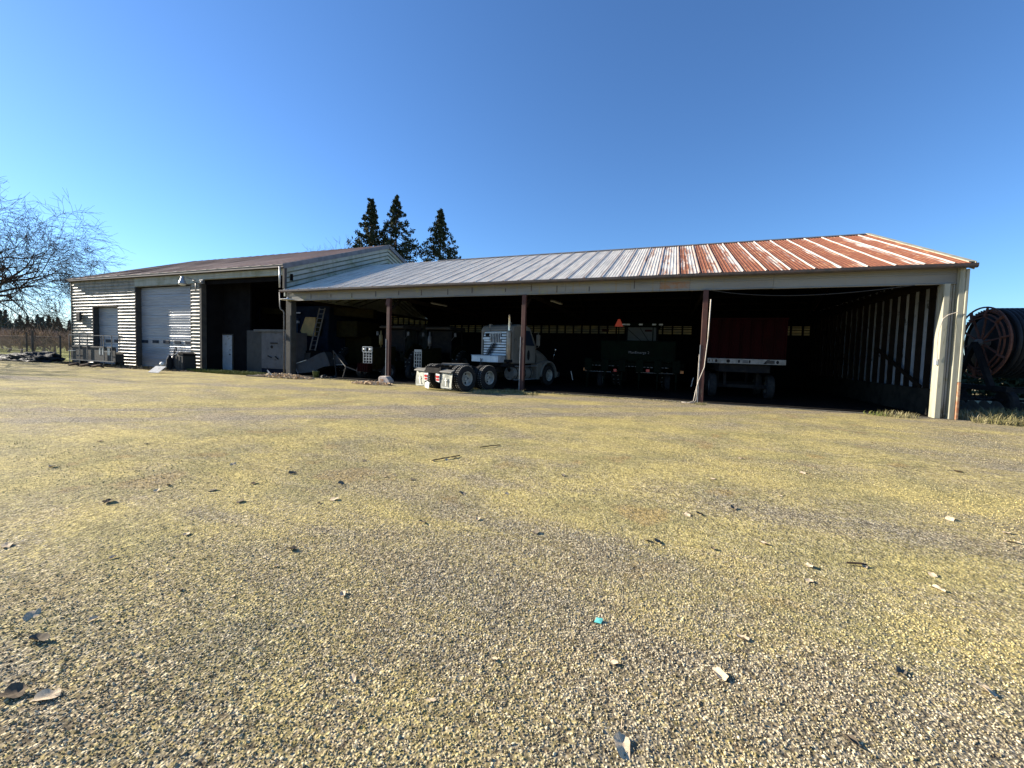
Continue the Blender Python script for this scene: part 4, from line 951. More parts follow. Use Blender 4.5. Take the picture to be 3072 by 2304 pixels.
mb = MB(); mb.box(-.9, .9, .1, 4.1, 1.1, 1.42); mb.beam((-1.1, .9, .5), (1.1, .9, .5), .14, .14); mb.beam((-1.1, 3.4, .5), (1.1, 3.4, .5), .14, .14); mb.beam((-.6, .9, .5), (-.6, .9, 1.1), .1, .3); mb.beam((.6, .9, .5), (.6, .9, 1.1), .1, .3); mb.beam((-.6, 3.4, .5), (-.6, 3.4, 1.1), .1, .3); mb.beam((.6, 3.4, .5), (.6, 3.4, 1.1), .1, .3)
mb.build('chassis_frame', M['chassis'], wg)
for sd in (1, -1):
    for y in (.9, 3.4): wheel(wg, sd*1.05, y, .5, .5, .28, .26, sd, mat_rim='greysteel', holes=0)
# ------------------------------------------------------------------ blue and yellow harvester at the left
hv = thing('combine_harvester', 'dark blue combine harvester with faded yellow side guard and unloading auger', 'combine harvester', (-21.2, 20.2, 0))
def hx(px_, py_, Y): p = aty(px_, py_, Y); return p-Vector((-21.2, 20.2, 0))
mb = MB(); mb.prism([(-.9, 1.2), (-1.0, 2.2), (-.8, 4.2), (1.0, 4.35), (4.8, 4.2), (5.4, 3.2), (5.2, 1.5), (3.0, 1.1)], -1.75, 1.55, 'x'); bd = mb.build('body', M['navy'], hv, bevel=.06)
mb = MB(); mb.prism([(-1.05, 2.4), (-1.04, 3.4), (-.9, 3.4), (-.9, 2.4)], -1.6, -.85, 'x'); mb.build('windscreen', M['glassdark'], hv)
a, b, c, d, e = hx(903, 993, 19.05), hx(918, 951, 19.05), hx(949, 952, 19.05), hx(947, 1010, 19.05), hx(912, 1006, 19.05)
mb = MB(); mb.prism([(a.x, a.z), (b.x, b.z), (c.x, c.z), (d.x, d.z), (e.x, e.z)], -1.22, -1.05, 'y'); yg = mb.build('side_guard', W('bright_yellow_guard', (.36, .22, .055), (.27, .17, .045), 3, .6, c3=(.25, .14, .05)), hv, bevel=.04)
mb = MB(); mb.prism([(c.x+.01, c.z-.02), (c.x+.35, c.z-.05), (c.x+.3, d.z+.1), (d.x+.01, d.z+.02)], -1.18, -1.06, 'y'); mb.build('guard_panel', M['olive'], yg)
ltm = W('pale_lettering', (.42, .42, .46), (.3, .3, .33), 6, .6)
text_obj('lettering', 'ION', .24, T(hx(889, 966, 19.1).x, -1.06, hx(889, 966, 19.1).z, rx=90), ltm, bd)
mb = MB(); p = hx(872, 940, 19.1); mb.box(p.x, p.x+.75, -1.03, -1.0, p.z, p.z+.07); mb.build('stripe', ltm, bd)
mb = MB(); p = hx(803, 928, 19); q = hx(990, 950, 19.2); mb.beam((-4.2, -.8, 3.95), (-1.4, -.2, 3.85), .42, .40); mb.beam((1.3, -.3, 3.95), (4.1, .3, 3.75), .5, .55); mb.build('auger_tube', M['olive'], hv, bevel=.05)
mb = MB(); mb.beam((-5.0, -.75, 3.55), (-4.55, -.8, 4.15), .12, .08); mb.beam((-4.55, -.8, 4.15), (-4.2, -.8, 4.05), .12, .08); mb.beam((-4.6, -.8, 4.0), (-4.6, -.8, 3.2), .06, .06); mb.build('spout', M['navy'], hv)
mb = MB(); mb.box(-.2, 3.6, .5, 3.0, .6, 2.4); mb.box(1.56, 3.2, -.3, 1.9, 2.3, 3.3); mb.build('feeder_house', M['olive'], hv, bevel=.05)
for a_ in ((896, 1003), (918, 1045)):
    p = hx(*a_, 19.2); mb = MB(); mb.lathe([(.001, .05), (.05, .04), (.06, 0)], 12, T(p.x, -1.03, p.z, rx=90)); mb.build('lamp', ltm, hv, smooth=True)
for sd in (1, -1): wheel(hv, sd*1.55, .6, .85, .85, .55, .42, sd, mat_rim='olive', holes=0, treads=20); wheel(hv, sd*1.3, 4.4, .5, .5, .35, .25, sd, mat_rim='olive', holes=0)
a = aty(929, 1051, 18.2); b = aty(959, 924, 18.6)
ld = thing('ladder', 'grey aluminium ladder leaning against the dark blue harvester', 'ladder', tuple(a))
d = b-a; wv = Vector((.40, .02, 0)); mb = MB()
mb.beam((0, 0, 0), d, .035, .07); mb.beam(wv, wv+d, .035, .07); mb.build('rail', M['galvshade'], ld)
mb = MB()
for k in range(10): q = d*(.02+k*.105); mb.beam(q, q+wv, .03, .03)
mb.build('rung', M['galvshade'], ld)
# ladder stands on a dark steel trolley
mb = MB(); q = Vector((a.x-.3, a.y-.2, 0)); mb.box(a.x-.5, a.x+.9, a.y-.1, a.y+.9, .3, a.z-.03); mb.box(a.x-.45, a.x-.3, a.y, a.y+.8, 0, .299); mb.box(a.x+.7, a.x+.85, a.y, a.y+.8, 0, .299)
tag(mb.build('steel_bench', M['darkmetal']), 'dark steel bench under the foot of the ladder', 'bench')
# scrap sheets and hoppers
def pts_poly(pxs, Y): return [aty(x, y, Y) for x, y in pxs]
def sheet(name, label, cat, pxs, Y, th, mat, lean=.25, group=None):
    ps = pts_poly(pxs, Y); zmin = min(p.z for p in ps); base = Vector((sum(p.x for p in ps)/len(ps), Y, 0)); z0 = min(0, zmin)
    o = thing(name, label, cat, (base.x, Y, 0), 0, group)
    mb = MB(); P = [Vector((p.x-base.x, (p.z)*lean, max(.01, p.z))) for p in ps]; Q = [v+Vector((0, th, 0)) for v in P]; n = len(P)
    mb.add(P+Q, [tuple(range(n)), tuple(range(2*n-1, n-1, -1))]+[(i, i+n, (i+1) % n+n, (i+1) % n) for i in range(n)])
    mb.build('panel', M[mat], o, bevel=.006)
    mb = MB(); mb.beam(P[0], P[1], .05, .03); mb.beam(P[-1], P[0], .05, .03); mb.build('folded_edge', M['galv'], o)
    return o
sheet('steel_hopper', 'bent dark steel sheet hopper lying at the left shed corner', 'hopper', [(876, 1092), (893, 1120), (930, 1117), (965, 1100), (984, 1098), (970, 1070), (958, 1055), (940, 1062), (910, 1080)], 17.2, .5, 'scrap')
sheet('steel_sheet', 'grey steel sheet standing behind the bent hopper under the harvester', 'metal sheet', [(868, 1090), (870, 1062), (925, 1058), (925, 1092)], 17.9, .06, 'scrap', .1)
sheet('steel_chute', 'triangular steel chute propped between hopper and tractor', 'chute', [(987, 1095), (996, 1073), (1003, 1062), (1030, 1094)], 17.7, .3, 'scrap', .15)
mb = MB(); a = aty(1000, 1052, 17.4); b = aty(1038, 1100, 16.9); mb.beam(a, b, .07, .05); mb.beam(b, (b.x+.9, b.y+.1, .35), .06, .05); mb.beam(b, (b.x-.2, b.y, .02), .05, .05)
mb.beam(a, (a.x-.05, a.y+.3, 0.02), .05, .05)
tag(mb.build('steel_drawbar', M['scrap'], bevel=.006), 'slanted steel drawbar beside the triangular chute', 'drawbar')
p = atz(948, 1133, 0); bk = thing('bucket', 'small green bucket standing on the ground before the scrap steel', 'bucket', tuple(p))
mb = MB(); mb.lathe([(.001, 0), (.13, 0), (.17, .34), (.18, .35), (.165, .35), (.12, .02), (.001, .02)], 18); mb.build('tub', M['bucket'], bk, smooth=True)
mb = MB(); mb.tube([(.17*math.cos(a), .1*math.sin(a)-.05, .33+.03*math.sin(a)) for a in np.linspace(0, math.pi, 9)], .006, 5); mb.build('handle', M['galv'], bk)
# rubbish on the floor
for k in range(22):
    p = atz(rnd.uniform(955, 1035), rnd.uniform(1127, 1137), 0); mb = MB(); s_ = rnd.uniform(.05, .14)
    pts = [Vector((rnd.gauss(0, 1), rnd.gauss(0, 1), abs(rnd.gauss(0, .5)))).normalized()*s_ for _ in range(9)]
    bm = bmesh.new(); [bm.verts.new(v) for v in pts]; bmesh.ops.convex_hull(bm, input=bm.verts[:]); me = bpy.data.meshes.new('rubbish'); bm.to_mesh(me); bm.free(); me.materials.append(M['scrap' if k % 3 else 'greybin'])
    o = bpy.data.objects.new('rubbish', me); COL.objects.link(o); o.location = p; tag(o, 'small crumpled scrap of rubbish on the dark floor right of the green bucket', 'rubbish', 'scraps littering the shed floor')
# stacked boards with a leaf heap at the shed's left corner
p = aty(870, 1134, 15.4)
bs = thing('board_stack', 'low stack of old boards under leaf litter at the left shed corner', 'boards', (-18.6, 15.2, 0))
for k, (x0, y0, x1, y1, z, w) in enumerate(((-1.5, -.35, 1.6, .25, .05, .28), (-1.4, .1, 1.3, .5, .05, .24), (-1.7, -.6, .9, -.35, .04, .2), (-1.2, -.1, 1.0, .35, .11, .24))):
    mb = MB(); mb.beam((x0, y0, z), (x1, y1, z), w, .05); mb.build('board', M['darkwood'] if k % 2 else M['log'], bs, bevel=.004)
def litter(name, cx, cy, rx_, ry_, n, zt, mat, label, cat, size=.05, seed=1, kind='stuff', hfun=None):
    rg = np.random.default_rng(seed); r_ = np.sqrt(rg.random(n)); a = rg.random(n)*2*np.pi
    x = cx+rx_*r_*np.cos(a); y = cy+ry_*r_*np.sin(a); z = zt*(1-r_**2)*rg.random(n)+.012
    V = np.zeros((n, 4, 3)); u = rg.normal(size=(n, 3)); u[:, 2] *= .4; u /= np.linalg.norm(u, axis=1)[:, None]; v = np.cross(u, rg.normal(size=(n, 3))*[.5, .5, 1]); v /= np.linalg.norm(v, axis=1)[:, None]
    s = size*(.5+rg.random(n))[:, None]; c = np.stack([x, y, z+s[:, 0]*.3], 1)
    V[:, 0] = c-u*s; V[:, 1] = c-v*s*.5+[0, 0, .01]; V[:, 2] = c+u*s; V[:, 3] = c+v*s*.5+[0, 0, .01]
    o = fast_mesh(name, V.reshape(-1, 3), np.arange(4*n).reshape(n, 4), M[mat]); tag(o, label, cat, kind=kind); return o
litter('leaf_litter', -18.4, 15.15, 1.9, .62, 1500, .16, 'leafpale', 'heap of dry leaves on the low board stack at the left corner', 'leaf litter', .06, 3)
litter('leaf_litter', -12.6, 14.9, 1.1, .45, 700, .10, 'leafpale', 'drift of dry leaves beside the white block of the first post', 'leaf litter', .055, 4)
litter('leaf_litter', -32.5, 14.9, 7.5, .8, 2600, .06, 'leafdark', 'dark leaf litter along the foot of the workshop doors', 'leaf litter', .07, 8)
p = aty(804, 1134, 14.9); mb = MB(); mb.tube([(p.x, 14.9, .05), (p.x+.12, 14.85, .25), (p.x+.02, 14.85, .36), (p.x+.3, 14.9, .10)], [.03, .04, .02, .02], 6)
tag(mb.build('broken_branch', M['white']), 'short pale broken branch stub left of the board stack', 'branch')
# white block at the first post
bb = thing('post_block', 'white and rust stained block at the foot of the first shed post', 'concrete block', (-12.48, 15.78, 0))
mb = MB(); mb.prism([(-.30, 0), (-.30, .26), (-.22, .33), (.12, .33), (.30, .16), (.32, 0)], -.20, .16, 'y'); mb.build('block', M['block'], bb, bevel=.02)
mb = MB(); mb.prism([(-.20, .14), (-.17, .20), (-.02, .20), (.02, .14), (-.02, .08), (-.17, .08)], -.209, -.201, 'y'); mb.build('hexagon_mark', M['trimlow'], bb)
# ------------------------------------------------------------------ cabinet in the open bay
cbt = thing('cold_box', 'white panelled box with dark handles and dark grey side in the open bay', 'cabinet', (-22.4, 17.0, 0))
mb = MB(); mb.box(-1.45, -.08, .10, 1.4, 0, 2.5); mb.build('side_panel', M['greybin'], cbt, bevel=.02)
mb = MB(); mb.box(-.06, 2.2, .0, 1.2, .28, 2.42); pn = mb.build('front_panel', W('off_white_panel', (.085, .085, .09), (.06, .06, .065), 1.5, .7, c3=(.03, .03, .028)), cbt, bevel=.015)
mb = MB(); mb.box(-.62, 2.2, -.08, .0, 2.425, 2.56); mb.build('top_rail', W('pale_rail', (.07, .07, .066), None, 3, .6), cbt, bevel=.01)
mb = MB(); mb.box(-.06, 2.2, .02, 1.2, 0, .275); mb.build('plinth', M['navy'], cbt)
mb = MB(); mb.lathe([(.001, .03), (.08, .03), (.09, 0)], 10, T(.80, -.005, 1.55, rx=90)); mb.box(.72, 1.25, -.05, -.004, 1.74, 1.80); mb.beam((.5, -.03, 1.02), (.8, -.03, .92), .06, .04); mb.beam((1.1, -.03, 1.0), (1.35, -.03, .85), .07, .04)
mb.build('handle', M['chassis'], pn)
# ------------------------------------------------------------------ steel cage trailer before the small roller door
cg = thing('cage_trailer', 'dark steel bin trailer with tall rail frame before the shorter roller door', 'trailer', (-34.4, 15.36, 0))
X0, X1 = aty(212, 1100, 14.6).x+34.4, aty(346, 1100, 14.6).x+34.4
zr = 1.95; zb_ = 1.22
mb = MB(); mb.box(X0, X1, -.75, -.71, .30, zb_); mb.box(X0, X0+.04, -.70, -.35, .3, zb_); mb.box(X1-.04, X1, -.70, -.35, .3, .80); mb.box(X0, X1-.05, -.34, -.30, .3, .9); mb.box(X0+.04, X1-.04, -.70, -.35, .28, .32)
mb.box(X0-.02, X1+.02, -.79, -.755, zb_-.06, zb_+.02); mb.build('bin', M['greybin'], cg, bevel=.008)
mb = MB(); W_ = X1-X0
for f in (0, .24, .42, .78, .95): mb.beam((X0+W_*f, -.80, .12), (X0+W_*f, -.80, zr), .05 if f in (.24, .78) else .035, .04)
mb.beam((X0, -.80, zr), (X0+W_*.24, -.80, zr+.02), .04, .04); mb.beam((X0+W_*.24, -.8, zr), (X0+W_*.95, -.8, zr-.02), .04, .04); mb.beam((X0, -.3, zr), (X1-.2, -.3, zr), .04, .04); mb.beam((X0, -.8, zr), (X0, -.3, zr), .04, .04)
for f in (0, .5, .9): mb.beam((X0+W_*f, -.28, .3), (X0+W_*f, -.28, zr), .035, .035)
mb.beam((X0, -.82, .32), (X1, -.82, .32), .05, .06); mb.build('rail_frame', M['greysteel'], cg)
mb = MB(); mb.box(X0+W_*.66, X0+W_*.69, -.762, -.752, .72, 1.2); mb.box(X0+W_*.72, X0+W_*.745, -.762, -.752, .72, 1.2); mb.box(X0+W_*.84, X0+W_*.89, -.762, -.752, .72, 1.2); mb.box(X0+W_*.80, X0+W_*.94, -.84, -.825, .92, .95); mb.box(X0-.05, X0+W_*.16, -.845, -.825, .90, .93)
mb.build('pale_strip', M['galv'], cg)
wheel(cg, X0+.5, -.3, .22, .22, .14, .1, 1, mat_rim='greysteel', holes=0); wheel(cg, X1-.5, -.3, .22, .22, .14, .1, 1, mat_rim='greysteel', holes=0)
for k in range(3):
    mb = MB(); x = -34.9+k*1.3; mb.tube([(x, 13.6, .06), (x+.5, 13.7, .14), (x+1.1, 13.62, .05)], [.07, .09, .04], 7); tag(mb.build('branch', M['bark'], smooth=True), 'dark stick lying under the front of the cage trailer', 'branch', 'sticks under the cage trailer')
# hand truck, bottle, sheet, drum
p = atz(486, 1112, 0); ht = thing('hand_truck', 'dark hand truck with looped handle and bottle before the tall roller door', 'hand truck', (p.x, p.y+.5, 0))
mb = MB(); mb.tube([(.10, 0, .1), (.12, .05, 1.05), (.22, .06, 1.32), (.30, .06, 1.40), (.36, .06, 1.33), (.30, .06, 1.15), (.16, .06, .98)], .025, 8); mb.tube([(-.22, 0, .1), (-.16, .05, .85)], .025, 8); mb.beam((-.2, .04, .5), (.12, .04, .55), .04, .03); mb.build('frame', M['navy'], ht, smooth=True)
mb = MB(); mb.lathe([(.001, .06), (.15, .06), (.16, .12), (.16, .62), (.10, .74), (.05, .80), (.05, .88), (.001, .88)], 16, T(-.07, -.05, 0, ry=-4)); mb.build('gas_bottle', M['chassis'], ht, smooth=True)
mb = MB(); mb.lathe([(.001, .12), (.09, .1), (.13, 0), (.09, -.1), (.001, -.12)], 14, T(-.42, -.25, .36, rx=60)); mb.build('round_cap', M['white'], ht, smooth=True)
wheel(ht, -.2, .05, .12, .12, .06, .05, 1, mat_rim='greysteel', holes=0); wheel(ht, .2, .05, .12, .12, .06, .05, 1, mat_rim='greysteel', holes=0)
p = atz(462, 1119, 0); o = thing('metal_sheet', 'white streaked metal sheet propped on the ground by the hand truck', 'metal sheet', tuple(p))
mb = MB()
for k in range(7): mb.beam((-.40+k*.12, -.02, .02), (-.52+k*.12, .40, .34), .115, .012+.010*(k % 2))
mb.build('panel', W('white_streaked_sheet', (.42, .43, .42), (.10, .10, .10), 5, .5, stretch=(6, 1, 1)), o)
p = atz(543, 1112, 0); dm = thing('waste_bin', 'dark grey lidded bin before the right side of the tall roller door', 'bin', (p.x, p.y+.2, 0))
mb = MB(); mb.prism([(-.52, 0), (-.56, .90), (-.2, .98), (.45, .90), (.50, .0)], -.35, .35, 'y'); mb.build('tub', M['greybin'], dm, bevel=.04)
mb = MB(); mb.prism([(-.1, .97), (.1, 1.10), (.5, 1.0), (.52, .90)], -.38, .38, 'y'); mb.build('lid', M['chassis'], dm, bevel=.02)
for k in range(4): 
    mb = MB(); x = -.45+k*.27; mb.box(x, x+.10, -.37, -.352, .05, .85); mb.build('rib', M['scrap'], dm)
p = atz(577, 1111, 0); sc = thing('metal_sheet', 'pale bent metal sheet leaning behind the dark grey bin', 'metal sheet', (p.x, 15.6, 0))
mb = MB(); mb.add([(-.1, 0, .0), (.55, -.1, 0), (.35, .1, .78), (-.2, .35, .75)], [(0, 1, 2, 3)]); q = mb.build('panel', M['galv'], sc); q.modifiers.new('t', 'SOLIDIFY').thickness = .02
mb = MB(); mb.tube([(-.35, -.2, 1.0), (-.33, -.2, 1.6)], .012, 5); mb.tube([(-.33, -.2, 1.5), (-.2, -.15, 1.35), (-.05, -.1, 1.55)], .008, 5); mb.build('loose_wire', M['scrap'], sc)
# ------------------------------------------------------------------ irrigation reel beyond the right corner
RC = Vector((10.35, 19.5, 2.46))
an = R(3)     # drum axis, measured from +x towards +y
axd = Vector((math.cos(an), math.sin(an), 0))
reel = thing('hose_reel', 'big rusty-rimmed irrigation hose reel wound with black pipe beyond the shed', 'hose reel', (RC.x, RC.y, 0))
MR = Matrix.Translation((0, 0, RC.z)) @ Matrix(((axd.x, -axd.y, 0), (axd.y, axd.x, 0), (0, 0, 1))).to_4x4() @ Euler((0, R(90), 0)).to_matrix().to_4x4()
RR = 1.25; DW = 3.6
def ringpt(r, a, h): return MR @ Vector((r*math.cos(a), r*math.sin(a), h))
for h in (0, DW):
    mb = MB(); mb.tube([ringpt(RR, a, h) for a in np.linspace(0, 2*math.pi, 49)[:-1]], .03, 6, closed=True); mb.tube([ringpt(RR*.80, a, h) for a in np.linspace(0, 2*math.pi, 41)[:-1]], .03, 6, closed=True)
    for k in range(10):
        a = 2*math.pi*k/10+.15; mb.beam(ringpt(.12, a, h), ringpt(RR*.80, a, h), .05, .05)
        mb.beam(ringpt(RR*.74, a, h-.05), ringpt(RR, a, h), .085, .05); mb.beam(ringpt(RR*.74, a, h-.05), ringpt(RR*.74, a+2*math.pi/10, h-.05), .04, .04)
    mb.build('flange', M['ruststeel'], reel)
mb = MB(); mb.tube([ringpt(RR*.88, a, .10) for a in np.linspace(0, 2*math.pi, 41)[:-1]], .05, 6, closed=True)
for k in range(60): a = 2*math.pi*k/60; mb.beam(ringpt(RR*.88, a, .10), ringpt(RR*.94, a, .08), .045, .045)
mb.build('ring_gear', M['ruststeel'], reel)
mb = MB()
for L_ in range(2):
    r = RR*.93-L_*.12
    for k in range(27):
        h = .28+k*.128+(.05 if L_ else 0); mb.tube([ringpt(r, a, h) for a in np.linspace(0, 2*math.pi, 41)[:-1]], .063, 7, closed=True)
mb.lathe([(.001, .2), (RR*.78, .2), (RR*.78, DW-.1), (.001, DW-.1)], 36, MR); mb.build('wound_pipe', M['pipe'], reel, smooth=True)
mb = MB(); mb.lathe([(.001, -.12), (.13, -.12), (.13, DW+.12), (.001, DW+.12)], 14, MR); mb.build('hub', M['greysteel'], reel)
mb = MB()
for h in (-.16, DW+.16):
    c = MR @ Vector((0, 0, h)); f0 = Vector((-axd.y, axd.x, 0))
    mb.beam(c, Vector((c.x, c.y, .9))+f0*.9, .14, .14); mb.beam(c, Vector((c.x, c.y, .9))-f0*.9, .14, .14); mb.beam(Vector((c.x, c.y, .9))-f0*1.6, Vector((c.x, c.y, .9))+f0*1.6, .16, .16)
for s_ in (-1, 1):
    f0 = Vector((-axd.y, axd.x, 0)); a = MR @ Vector((0, 0, -.16)); b = MR @ Vector((0, 0, DW+.16)); mb.beam(Vector((a.x, a.y, .82))+f0*s_*.9, Vector((b.x, b.y, .82))+f0*s_*.9, .14, .14)
mb.build('frame', M['chassis'], reel)
for (u, w) in ((.1, -1.1), (.1, 1.1), (3.2, -1.1), (3.2, 1.1)):
    c = axd*u+Vector((-axd.y, axd.x, 0))*w
    mb = MB(); Mx = Matrix.Translation((c.x, c.y, .42)) @ Matrix(((axd.x, -axd.y, 0), (axd.y, axd.x, 0), (0, 0, 1))).to_4x4() @ Euler((0, R(90), 0)).to_matrix().to_4x4()
    mb.lathe([(.001, -.06), (.2, -.1), (.36, -.12), (.42, -.08), (.42, .08), (.36, .12), (.2, .1), (.001, .06)], 24, Mx); mb.build('wheel', M['blackrub'], reel)
# dark machinery clutter in the shed's shadow, low and broad, behind the reel
mk = thing('disc_harrow', 'low dark implement frame in the shade under the hose reel', 'implement', (9.3, 18.3, 0))
mb = MB()
for k in range(3): mb.beam((-.3, .4*k, .5+.06*k), (1.9, .4*k+.5, .5), .08, .08)
for k in range(4): mb.beam((k*.5, -.1, .52), (k*.5+.1, 1.3, .5), .06, .06)
mb.build('frame', M['chassis'], mk)
mb = MB()
for k in range(7): mb.lathe([(.001, .05), (.2, .02), (.24, 0), (.2, .0), (.001, .03)], 18, T(-.2+k*.3, .1, .24, ry=80, rz=12))
mb.build('disc', M['greysteel'], mk)
mb = MB(); mb.beam((-.2, 0, .5), (-.2, .05, 1.3), .05, .05); mb.box(-.25, -.1, -.03, .1, .95, 1.1); mb.build('jack', M['galv'], mk)

# ------------------------------------------------------------------ fence, cage corner and tarp heap at the left
fp_ = thing('chain_link_fence', 'rusty chain-link fence with thin rails running left from the workshop corner', 'fence', (-52, 15.6, 0))
def lf(x, y, z): return (x+52, y-15.6, z)
mb = MB(); xa, xb = -75, -41.0
for z0, z1, x0, x1 in ((1.80, 1.72, -75, -41), (.75, .72, -75, -45.4)): 
    for k in range(8):
        u0 = x0+(x1-x0)*k/8; u1 = x0+(x1-x0)*(k+1)/8; mb.beam(lf(u0, 15.6, z0+.02*math.sin(k*2)), lf(u1, 15.6, z0+.02*math.sin(k*2+2)), .035, .04)
mb.build('rail', W('rusty_rail', (.09, .06, .045), (.06, .05, .045), 4, .8), fp_)
for x, r, h in ((-45.1, .07, 2.25), (-46.0, .05, 2.1), (-54, .05, 1.95), (-62, .05, 1.95), (-70, .05, 1.95), (-41.15, .05, 1.9)):
    mb = MB(); mb.tube([lf(x, 15.6, -.05), lf(x, 15.6, h)], r, 8); mb.build('post', W('fence_post', (.10, .09, .075), (.07, .06, .05), 4, .9) if x == -45.1 else bpy.data.materials['fence_post'], fp_)
mb = MB(); st = .16
for s in (1, -1):
    x = xa
    while x < xb:
        x2 = x+s*1.66; a = x if s > 0 else x; 
        p0 = Vector(lf(x, 15.62, .08)); p1 = Vector(lf(x+s*1.66, 15.62, 1.74))
        if s > 0 and p1.x > xb+52: f = (xb+52-p0.x)/(p1.x-p0.x); p1 = p0+(p1-p0)*f
        if s < 0 and p1.x < xa+52: f = (xa+52-p0.x)/(p1.x-p0.x); p1 = p0+(p1-p0)*f
        mb.beam(p0, p1, .007, .007, up=(0, 1, 0)); x += st
mb.build('mesh', W('mesh_wire', (.16, .15, .13), None, 4, .7), fp_)
def blob(name, mat, cx, cy, L, Wd, H, rz, seed, label, cat, group=None, parent=None):
    bm = bmesh.new(); bmesh.ops.create_icosphere(bm, subdivisions=4, radius=1)
    for v in bm.verts:
        n = noise.fractal(v.co*1.6+Vector((seed*3.1, 0, 0)), .7, 2.1, 4); r = noise.ridged_multi_fractal(v.co*1.3+Vector((0, seed, 0)), .8, 2, 3, 1, 2)*.12
        v.co *= 1+.35*n+r-.15
        v.co = Vector((v.co.x*L, v.co.y*Wd, max(-.05, v.co.z*H+H*.35)))
    me = bpy.data.meshes.new(name); bm.to_mesh(me); bm.free(); me.materials.append(M[mat]); o = bpy.data.objects.new(name, me); COL.objects.link(o)
    o.location = (cx, cy, 0); o.rotation_euler = (0, 0, rz); tag(o, label, cat, group); return o
blob('tarpaulin', 'tarp', -41.9, 14.9, 1.9, .8, .50, .05, 1, 'tallest crumpled black plastic heap next to the cage trailer', 'tarpaulin')
blob('tarpaulin', 'tarp', -44.9, 14.9, 2.6, .6, .36, 0, 2, 'long low crumpled black plastic heap behind the fence post foot', 'tarpaulin')
blob('tarpaulin', 'tarp', -49.6, 14.9, 1.7, .7, .34, .1, 3, 'crumpled black plastic heap at the left frame edge', 'tarpaulin')
for k, (x0, y0, x1, y1, r, lb) in enumerate(((-51.5, 13.2, -45.8, 13.4, .13, 'long pale weathered log lying before the black plastic heaps'), (-44.6, 13.7, -42.2, 14.0, .07, 'thin branch lying against the tallest plastic heap'), (-48.2, 12.7, -43.0, 12.4, .05, 'thin brown pole lying on the gravel left of the cage trailer'))):
    mb = MB(); n = 9; mb.tube([(x0+(x1-x0)*i/n, y0+(y1-y0)*i/n+.08*math.sin(i*1.3+k), r*.8+.03*math.sin(i*2+k)) for i in range(n+1)], [r*(1+.12*math.sin(i*1.9)) for i in range(n+1)], 9)
    tag(mb.build('log', M['log'], smooth=True), lb, 'log')

# ------------------------------------------------------------------ grass tufts and weeds
def tuft(name, mat, x, y, r, h, n, seed, label, cat, group=None, kind=None, ry=None):
    rg = np.random.default_rng(seed); ry = ry or r
    a = rg.random(n)*2*np.pi; q = np.sqrt(rg.random(n)); bx = x+q*r*np.cos(a); by = y+q*ry*np.sin(a)
    hh = h*(.35+.65*rg.random(n)); ld = rg.random(n)*2*np.pi; lean = hh*(.2+.8*rg.random(n)); w = .004+.005*rg.random(n)
    d = np.stack([np.cos(ld), np.sin(ld), 0*ld], 1); sd = np.stack([-np.sin(ld), np.cos(ld), 0*ld], 1)*w[:, None]
    b = np.stack([bx, by, 0*bx], 1); m1 = b+d*(lean*.35)[:, None]+np.stack([0*hh, 0*hh, hh*.65], 1); tp_ = b+d*lean[:, None]+np.stack([0*hh, 0*hh, hh], 1)
    V = np.stack([b-sd, b+sd, m1+sd*.8, m1-sd*.8, tp_+sd*.15, tp_-sd*.15], 1).reshape(-1, 3)
    i = np.arange(n)*6; F_ = np.concatenate([np.stack([i, i+1, i+2, i+3], 1), np.stack([i+3, i+2, i+4, i+5], 1)])
    o = fast_mesh(name, V, F_, M[mat]); tag(o, label, cat, group, kind); return o
for k, (a, r, h, n, mt, lb) in enumerate((
    ((1405, 1172), .25, .20, 90, 'drygrass', 'dry grass tuft beside the truck wheel'),
    ((1450, 1180), .42, .16, 200, 'drygrass', 'spreading dry grass tuft below the truck tandem wheels'),
    ((1535, 1178), .5, .16, 240, 'drygrass', 'dry grass tuft left of the second shed post'),
    ((1590, 1184), .35, .12, 200, 'drygrass', 'low grass patch right of the second shed post'),
    ((2650, 1238), .5, .18, 240, 'drygrass', 'pale grass tuft at the edge of the right bay floor'),
    ((2600, 1236), .35, .12, 120, 'greengrass', 'small green grass tuft left of the right bay grass'),
    ((2960, 1262), .7, .34, 650, 'drygrass', 'dry grass clump in front of the hose reel'),
    ((3040, 1262), .6, .40, 500, 'drygrass', 'dry grass clump at the right frame edge'),
    ((2900, 1258), .25, .14, 140, 'drygrass', 'short dry grass at the foot of the right corner post'),
    ((2100, 1214), .2, .10, 90, 'drygrass', 'thin grass at the foot of the third shed post'))):
    p = atz(*a, 0); tuft('grass_tuft', mt, p.x, min(p.y, 15.9) if a[0] < 2800 else p.y, r, h, n, 40+k, lb, 'grass tuft', 'grass tufts along the shed front')
tuft('weeds', 'greengrass', -23.0, 15.35, 3.6, .20, 5200, 60, 'green weeds along the front of the open bay', 'weeds', kind='stuff', ry=.55)
tuft('weeds', 'greengrass', -33.5, 14.9, 7.0, .12, 3500, 61, 'thin weeds along the foot of the workshop wall', 'weeds', kind='stuff', ry=.5)
tuft('weeds', 'drygrass', 11.2, 15.6, 3.0, .2, 3500, 62, 'dry weeds beyond the right shed corner', 'weeds', kind='stuff', ry=.5)
tuft('weeds', 'drygrass', -8.0, 15.75, 9.5, .07, 2600, 63, 'short dry weeds along the shed threshold', 'weeds', kind='stuff', ry=.16)

